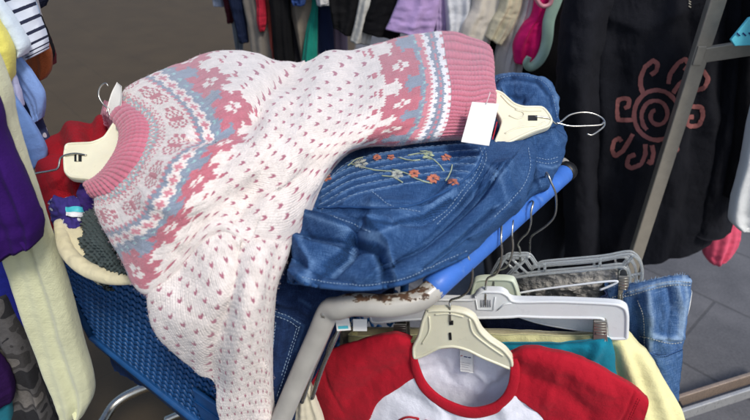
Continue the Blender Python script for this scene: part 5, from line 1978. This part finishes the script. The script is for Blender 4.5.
# ------------------------------------------------------------------ clothes on the back rail
BG = 'clothes hanging on the back rail'
BR = [
    # name, label, category, rgb, Y, rows
    ('pale_shirt', 'pale blue grey shirt at the left end of the back rail', 'shirt', (120, 130, 150), 2.08, [(-60, 204, 222), (0, 213, 228), (5, 216, 226)]),
    ('burgundy_trousers', 'dark burgundy trousers at the left end of the back rail', 'trousers', (60, 16, 26), 2.04, [(-60, 212, 232), (0, 223, 236), (15, 226, 236), (23, 227, 233)]),
    ('navy_jeans', 'navy jeans with a faded edge second from the left on the back rail', 'jeans', (20, 30, 54), 1.98, [(-60, 216, 244), (0, 229, 245), (25, 235, 247), (42, 239, 249)]),
    ('grey_jeans', 'faded grey leg lying behind the navy jeans on the back rail', 'jeans', (108, 116, 124), 2.06, [(-60, 220, 240), (0, 228, 240), (30, 233, 243), (50, 236, 243), (60, 237, 243)]),
    ('stone_trousers', 'stone grey trousers on the back rail left of the red shirt', 'trousers', (118, 112, 104), 1.96, [(-60, 232, 268), (0, 243, 270), (40, 250, 276), (80, 252, 280), (130, 255, 282)]),
    ('red_shirt', 'small red shirt hem between the stone trousers and coral dress', 'shirt', (170, 28, 50), 1.92, [(-60, 246, 262), (0, 256, 266), (20, 257, 267), (31, 259, 265)]),
    ('coral_dress', 'muted coral dress edge beside the small red shirt', 'dress', (166, 78, 66), 1.95, [(-60, 256, 270), (0, 264, 273), (25, 267, 275), (50, 270, 276), (90, 272, 279)]),
    ('black_dress', 'black dress right of the coral dress edge', 'dress', (16, 16, 18), 1.90, [(-60, 258, 290), (0, 269, 291), (40, 273, 292), (80, 276, 296), (140, 280, 300)]),
    ('charcoal_trousers', 'charcoal trousers between the black dress and taupe coat', 'trousers', (46, 46, 50), 1.97, [(-60, 278, 296), (0, 285, 300), (40, 288, 308), (80, 290, 312), (140, 294, 314)]),
    ('taupe_coat', 'taupe coat panel left of the teal dress', 'coat', (130, 120, 106), 1.93, [(-60, 280, 314), (0, 288, 316), (30, 295, 313), (62, 301, 308), (90, 302, 308)]),
    ('blue_shorts', 'blue denim hem hooked over the taupe coat at the frame top', 'shorts', (40, 66, 120), 1.86, [(-60, 276, 306), (-5, 290, 306), (5, 293, 305)]),
    ('teal_dress', 'teal dress narrowing upward between taupe and dark dresses', 'dress', (12, 124, 108), 1.90, [(-60, 310, 318), (0, 312, 318), (30, 306, 318), (70, 301, 318), (120, 300, 322)]),
    ('midnight_dress', 'midnight blue dress right of the teal dress', 'dress', (30, 38, 66), 1.94, [(-60, 304, 332), (0, 312, 332), (40, 314, 334), (80, 316, 336), (130, 318, 338)]),
    ('lace_pullover', 'white lace top hem at the top of the back rail', 'top', (190, 188, 186), 1.84, [(-60, 304, 328), (-5, 315, 331), (5, 317, 330)]),
    ('lilac_trousers', 'greyish lilac trousers seen below the black sleeve', 'trousers', (140, 122, 138), 1.99, [(-60, 322, 344), (0, 328, 346), (50, 330, 348), (120, 334, 350)]),
    ('black_blouse', 'black blouse with an angled sleeve left of the white blouse', 'blouse', (18, 18, 20), 1.84, [(-60, 322, 0 or -60, 368), (-20, 326, -20, 366), (10, 330, 10, 360), (26, 333, 36, 352)]),
    ('white_cardigan', 'white cardigan sleeve between two black sleeves on the back rail', 'cardigan', (190, 188, 180), 1.82, [(-60, 362, -60, 388), (-10, 360, -10, 380), (20, 355, 20, 376), (40, 350, 44, 370)]),
    ('black_jacket', 'black jacket with a wide sleeve left of the lavender tee', 'jacket', (14, 14, 17), 1.80, [(-60, 376, -60, 414), (-10, 372, -10, 408), (15, 365, 15, 402), (30, 360, 40, 400)]),
    ('lavender_tee', 'lavender t-shirt with a wide sleeve above the patterned sweater', 't-shirt', (184, 156, 206), 1.76, [(-60, 404, -60, 446), (-10, 400, -10, 441), (14, 392, 16, 438), (29, 385, 36, 433)]),
    ('lilac_blouse', 'pale lilac blouse with a dark piped edge beside the lavender tee', 'blouse', (172, 150, 190), 1.79, [(-60, 424, 450), (0, 430, 448), (20, 432, 447), (40, 434, 446), (80, 436, 448)]),
    ('ice_white_shirt', 'ice white shirt right of the lilac blouse', 'shirt', (206, 208, 212), 1.77, [(-60, 440, 476), (0, 444, 474), (30, 446, 468), (70, 446, 466)]),
    ('cream_blouse', 'cream satin blouse folds above the pink hem', 'blouse', (212, 204, 190), 1.74, [(-60, 462, -60, 508), (0, 472, 0, 502), (25, 462, 28, 494), (50, 458, 52, 488), (90, 458, 90, 486)]),
    ('ivory_cardigan', 'ivory cardigan sleeve with a square cuff on the back rail', 'cardigan', (206, 198, 168), 1.71, [(-60, 504, -60, 530), (0, 500, 0, 522), (20, 491, 24, 514), (36, 485, 45, 501)]),
    ('pearl_blouse', 'pearl grey blouse left of the magenta top', 'blouse', (188, 182, 178), 1.73, [(-60, 508, 544), (0, 512, 538), (30, 502, 526), (60, 494, 518), (100, 494, 518)]),
    ('white_lace_blouse', 'off white blouse edge tucked against the magenta top', 'blouse', (204, 198, 196), 1.70, [(-60, 526, 550), (0, 524, 540), (30, 514, 532), (66, 504, 522), (90, 504, 520)]),
    ('magenta_pullover', 'bright magenta top draped on the mint green hanger', 'top', (222, 16, 110), 1.66, [(-40, 536, -40, 556), (10, 533, 10, 548), (26, 522, 24, 544), (44, 513, 42, 540), (62, 514, 62, 536)]),
    ('black_blazer', 'black blazer behind the mint green hanger on the back rail', 'blazer', (14, 14, 17), 1.72, [(-60, 540, 610), (0, 545, 606), (60, 530, 600), (120, 520, 600), (200, 505, 600), (260, 500, 590)]),
]
for nm, lb_, ct_, rgb, Y, rows in BR:
    m_ = fabric(rgb, .14, 600)
    garment(nm, lb_, ct_, rows, Y, m_, .032, BG, 1.3, .24, len(nm) + int(Y * 50))
garment('long_black_coat', 'long black coat hanging in the dark gap behind the denim jacket', 'coat', [(-60, 470, 640), (60, 475, 632), (160, 480, 628), (250, 486, 622), (330, 490, 618)], 1.84, fabric((15, 15, 18), .2), .05, BG, 3, .4, 61)
garment('dark_grey_coat', 'dark grey coat low behind the clear hangers', 'coat', [(180, 470, 590), (215, 476, 580), (240, 480, 566), (270, 484, 562), (330, 488, 560)], 1.52, fabric((36, 38, 44), .2), .05, BG, 3, .4, 67)
# dark piping dots on lilac blouse
t = thing('clothes_rail', 'steel clothes rail behind the cart holding the back row of clothes', 'clothes rail', (.2, 1.9, 0))
mb = MB()
mb.tube([(-.62, 2.10, 1.62), (1.05, 1.70, 1.62)], .0125, 12)
mb.build('rail', M['steel'], t)
for x, y in ((-.40, 2.16), (1.05, 1.70)):
    mb = MB()
    mb.tube([(x, y, 0), (x, y, 1.62)], .014, 12)
    mb.build('post', M['steel'], t)

# mint hanger, pink hanger hook, wire hook at the top right
t = thing('mint_hanger', 'mint green plastic hanger end curling beneath the magenta top', 'hanger', PY(538, 60, 1.62))
mb = MB()
mb.tube([PY(562, -20, 1.62), PY(556, 0, 1.62), PY(549, 20, 1.62), PY(547, 40, 1.62), PY(543, 54, 1.615), PY(537, 63, 1.61), PY(530, 67, 1.605), PY(526, 63, 1.60), PY(529, 57, 1.60)], np.interp(np.linspace(0, 1, 70), [0, .6, .85, 1], [.019, .016, .012, .011]), 14, 70, .7)
mb.build('arm', M['mint'], t)
t = thing('pink_hanger', 'pink plastic hanger loop at the top edge near the magenta top', 'hanger', PY(545, 5, 1.60))
mb = MB()
mb.tube([PY(*p, 1.60) for p in [(533, -14), (536, -2), (542, 6), (550, 4), (552, -6), (548, -16)]], .006, 10, 50)
mb.build('loop', M['pinkplastic'], t)
t = thing('wire_hanger', 'bent steel hanger hook above the black sweatshirt shoulder', 'hanger', PY(573, 10, 1.48))
mb = MB()
for dx in (0, 3.2):
    mb.tube([PY(px + dx, py, 1.48 + dx * .004) for px, py in [(585, -20), (580, -2), (574, 6), (568, 6), (564, 12), (567, 20), (573, 20), (578, 12), (580, 2), (586, -6), (596, -12)]], .0035, 10, 70)
mb.build('hook', M['wire'], t)

# ------------------------------------------------------------------ black sweatshirt with printed sun
bk = fabric((26, 27, 33), .3, 700, .92, .35, .45)
sw = thing('black_sweatshirt', 'black sweatshirt printed with a dusty pink spiral sun, hanging behind the steel post', 'sweatshirt', PY(650, 200, 1.36))
SY = 1.36


def vsheet(rows, nu, nv, disp):
    return sheet([[PY(p[0], p[1], SY + (p[2] if len(p) > 2 else 0)) for p in r] for r in rows], nu, nv, disp, fn=None)


BC = [([(690, -10), (700, 90), (692, 200), (672, 262)], -.012, 12, 14), ([(600, 40), (606, 120), (600, 230)], .012, 10, 12), ([(640, 140), (632, 200), (612, 262)], .012, 9, 12), ([(662, 150), (664, 210), (650, 262)], -.010, 10, 10),
      ([(704, 60), (712, 140), (704, 230)], .010, 8, 10), ([(596, 10), (640, 30), (690, 10)], .006, 8, 12), ([(620, 60), (616, 140), (596, 220)], -.008, 9, 9)]
rows = [
    [(596, -50, .05), (610, -52, .0), (640, -50, -.03), (676, -48, -.035), (712, -48, -.03), (746, -46, 0), (762, -44, .05)],
    [(592, 0, .05), (606, 0, .0), (638, 2, -.03), (672, 4, -.035), (708, 4, -.03), (740, 2, 0), (756, 0, .05)],
    [(590, 60, .05), (603, 60, .0), (634, 62, -.032), (668, 62, -.038), (702, 62, -.032), (732, 60, 0), (748, 58, .05)],
    [(588, 120, .05), (600, 120, .0), (630, 122, -.034), (664, 122, -.04), (696, 122, -.034), (724, 118, 0), (738, 114, .05)],
    [(586, 180, .05), (598, 182, .0), (626, 186, -.034), (658, 188, -.042), (690, 186, -.036), (714, 178, 0), (726, 172, .05)],
    [(586, 230, .05), (597, 236, .0), (622, 242, -.03), (652, 246, -.038), (682, 242, -.034), (704, 234, 0), (716, 226, .05)],
    [(588, 246, .05), (598, 254, .0), (621, 261, -.026), (649, 267, -.03), (678, 262, -.028), (698, 252, 0), (710, 244, .05)],
]
G = vsheet(rows, 180, 170, lambda U, V, px, py: 1.6 * creases(px, py, BC, 1.6) + .009 * fbm(px / 26, py / 44, 101, 4))
solid('front', G, bk, sw, .004)
SS = Surf(G)
rows = [[(p[0], p[1] - 8, .07) for p in r] for r in rows]
G = vsheet(rows, 60, 60, None)
solid('back', G, bk, sw, .004)
# near sleeve, hanging at the left
rows = [[(628, -50, -.02), (604, -52, -.05), (584, -46, -.04), (574, -36, .02)],
        [(612, 4, -.02), (594, 0, -.06), (576, 4, -.05), (562, 14, .02)],
        [(604, 60, -.01), (588, 60, -.07), (568, 62, -.06), (556, 66, .02)],
        [(602, 120, 0), (588, 122, -.07), (570, 124, -.06), (558, 124, .02)],
        [(600, 180, 0), (590, 184, -.06), (574, 186, -.05), (562, 184, .02)],
        [(602, 236, 0), (592, 244, -.05), (576, 246, -.04), (564, 240, .02)],
        [(600, 258, 0), (592, 264, -.04), (578, 266, -.03), (566, 260, .02)]]
G = vsheet([[(r[0][0], r[0][1], .03)] + r + [(r[-1][0] + 10, r[-1][1], .06)] for r in rows], 110, 70, lambda U, V, px, py: creases(px, py, [([(590, 20), (580, 90), (584, 160)], .008, 6, 8), ([(600, 60), (590, 130), (596, 200)], -.006, 6, 6)]) + .007 * fbm(px / 20, py / 26, 104, 4))
solid('sleeve', G, bk, sw, .004)
rows = [[(724, -40, 0), (742, -44, -.04), (764, -40, -.02), (780, -30, .04)], [(722, 40, 0), (738, 40, -.04), (756, 40, -.03), (772, 44, .04)], [(712, 120, 0), (730, 122, -.04), (748, 122, -.03), (762, 120, .04)],
        [(700, 190, 0), (716, 196, -.035), (732, 196, -.03), (746, 190, .04)], [(690, 232, 0), (704, 240, -.03), (718, 240, -.02), (730, 232, .04)]]
G = vsheet(rows, 90, 60, lambda U, V, px, py: .008 * fbm(px / 20, py / 26, 107, 4))
solid('sleeve', G, bk, sw, .004)
# the printed sun
mb = MB()


def ribbon(poly, w0=2.6, ends=(.8, 1)):
    P = resample(.2 * smooth_path(poly, 200) + .8 * np.stack([np.interp(np.linspace(0, len(poly) - 1, 200), np.arange(len(poly)), np.array(poly)[:, k]) for k in (0, 1)], 1) if len(poly) > 2 else poly, 1.2)
    n = len(P)
    T = np.gradient(P, axis=0)
    T /= np.linalg.norm(T, axis=1, keepdims=True) + 1e-9
    A, B = [], []
    for i in range(n):
        w_ = 1.05 * w0 * (.86 + .25 * pn(np.array(i * .23), np.array(P[0][0] * .37)))
        nx, ny = -T[i][1] * w_, T[i][0] * w_
        A.append(SS.at(P[i][0] + nx, P[i][1] + ny, .0012)[0])
        B.append(SS.at(P[i][0] - nx, P[i][1] - ny, .0012)[0])
    k = len(A)
    C_ = [SS.at(*p, .0016)[0] for p in P]
    V = np.concatenate([A, C_, B])
    i = np.arange(k - 1)
    mb.add(V, np.stack([i, i + 1, i + 1 + k, i + k], -1), np.stack([i + k, i + 1 + k, i + 1 + 2 * k, i + 2 * k], -1))


def pp(lst):
    return [(550 + x / 2, y / 2) for x, y in lst]


for q in ([(186, 187), (181, 172), (181, 155), (190, 134), (206, 121), (215, 128), (212, 142), (201, 150)],
          [(172, 239), (152, 240), (136, 240), (134, 220), (136, 200), (150, 196), (159, 200), (157, 213), (147, 217)],
          [(166, 268), (156, 286), (146, 302), (130, 312), (124, 300), (128, 282), (138, 276), (144, 284)],
          [(190, 288), (190, 308), (182, 328), (164, 336), (154, 330), (158, 314), (172, 308)],
          [(203, 290), (206, 306), (202, 326), (194, 322)],
          [(236, 274), (250, 286), (254, 298), (244, 308), (232, 300)],
          [(252, 216), (280, 213), (303, 214), (306, 232), (298, 250), (280, 253), (272, 246), (276, 234), (288, 234)],
          [(246, 186), (256, 170), (272, 160), (292, 180), (308, 176), (316, 158), (306, 142), (290, 144), (288, 154)],
          [(236, 168), (240, 148), (256, 126), (270, 118), (276, 130), (268, 142)]):
    ribbon(pp(q), 2.5)
ring = [(213 + 45 * math.cos(t), 230 + 50 * math.sin(t)) for t in np.linspace(.3, 2 * math.pi + .25, 26)]
ribbon(pp(ring), 2.4)
spir = [(213 + (33 - 2.9 * t) * math.cos(t + 2.2), 230 + (37 - 3.2 * t) * math.sin(t + 2.2)) for t in np.linspace(0, 8.6, 40)]
ribbon(pp(spir), 2.3)
mb.build('sun_print', fabric((150, 94, 90), .5, 500, .9, 0, .6), sw)
# tan label specks at the neck
mb = MB()
for k in range(3):
    mb.tube([SS.at(688.5, 1 + k * 2.6, .001)[0], SS.at(690.5, 2.4 + k * 2.6, .001)[0]], .0015, 5)
mb.build('neck_label', fabric((170, 164, 150), .1), sw)

# ------------------------------------------------------------------ steel display rack at the right
rk = thing('display_rack', 'brushed steel display rack post with a side arm and low base rail', 'display rack', (.80, 1.28, 0))


def bar(mb, a, b, w, h, upv):
    a, b = np.array(a, float), np.array(b, float)
    t_ = (b - a) / np.linalg.norm(b - a)
    u = np.array(upv, float)
    u = u - t_ * np.dot(u, t_)
    u /= np.linalg.norm(u)
    s_ = np.cross(t_, u)
    mb.box((a + b) / 2, t_ * np.linalg.norm(b - a) / 2, s_ * w / 2, u * h / 2)


pb = PY(633, 250, 1.24)
mb = MB()
bar(mb, (pb[0] + .012, 1.24, 0.0), (pb[0] + .012, 1.24, 1.75), .036, .020, (0, 1, 0))
mb.build('post', M['steel'], rk, False, .003)
q0, q1 = PY(703, 55, 1.235), PY(775, 44, 1.20)
mb = MB()
bar(mb, q0, q1, .012, .036, (0, -.2, 1))
mb.build('arm', M['steel'], rk, False, .002)
mb = MB()
bar(mb, q0 + np.array([-.012, 0, .022]), q0 + np.array([-.012, 0, -.022]), .02, .02, (0, 1, 0))
mb.build('bracket', M['steel'], rk, False, .002)
b0, b1 = PZ(676, 416, .10), PZ(790, 379, .10)
mb = MB()
bar(mb, b0, b1, .012, .045, (0, 0, 1))
mb.build('base_rail', metal('pale_steel', (196, 196, 194), .35, .5), rk, False, .003)
mb = MB()
bar(mb, b0 + np.array([.02, .05, .0]), b1 + np.array([.02, .05, 0.0]), .012, .05, (0, 0, 1))
mb.build('base_rail', metal('copper_trim', (190, 168, 148), .3, .6), rk, False, .003)
for p in (b0, b1):
    mb = MB()
    bar(mb, p + np.array([.01, .025, -.1]), p + np.array([.01, .025, .02]), .03, .03, (0, 1, 0))
    mb.build('foot', M['black_plastic'], rk, False, .003)

# aqua tag, white garment and pink slipper at the right edge
ta = PY(740, 28, 1.16)
t = thing('aqua_tag', 'aqua plastic size marker on the rack arm at the right edge', 'size marker', ta)
plate('marker', [PY(*p, 1.16) for p in [(730, 40), (748, 18), (775, 8), (775, 40), (752, 45), (734, 46)]], (0, -1, 0), .008, plastic('aqua_plastic', (98, 204, 222), .4, .1), t, .002)
mb = MB()
for x in (737, 743, 749):
    mb.tube([PY(x, 33, 1.1545), PY(x + 3, 36, 1.1545)], .0012, 5)
mb.build('print', M['ink_navy'], t)
garment('white_jacket', 'white jacket sleeve hem at the right edge of the picture', 'jacket', [(-100, 800, -100, 900), (0, 780, 0, 860), (110, 752, 112, 800), (160, 742, 164, 800), (200, 731, 206, 800), (218, 728, 230, 800), (226, 734, 240, 790)], 1.12, fabric((222, 224, 222), .06), .03, None, 1.5, .3, 71)
garment('black_trousers', 'black trousers at the right edge behind the white sleeve', 'trousers', [(-20, 742, 800), (60, 738, 800), (150, 730, 790), (195, 722, 780)], 1.32, fabric((20, 20, 24), .2), .04, None, 2, .3, 73)
pk_ = garment('pink_pullover', 'coral pink sleeve end dangling below the black sweatshirt', 'top', [(180, 706, 740), (222, 706, 740), (240, 704, 738), (254, 704, 730), (261, 708, 722)], 1.46, fabric((222, 84, 112), .12), .03, None, 1.4, .3, 75)
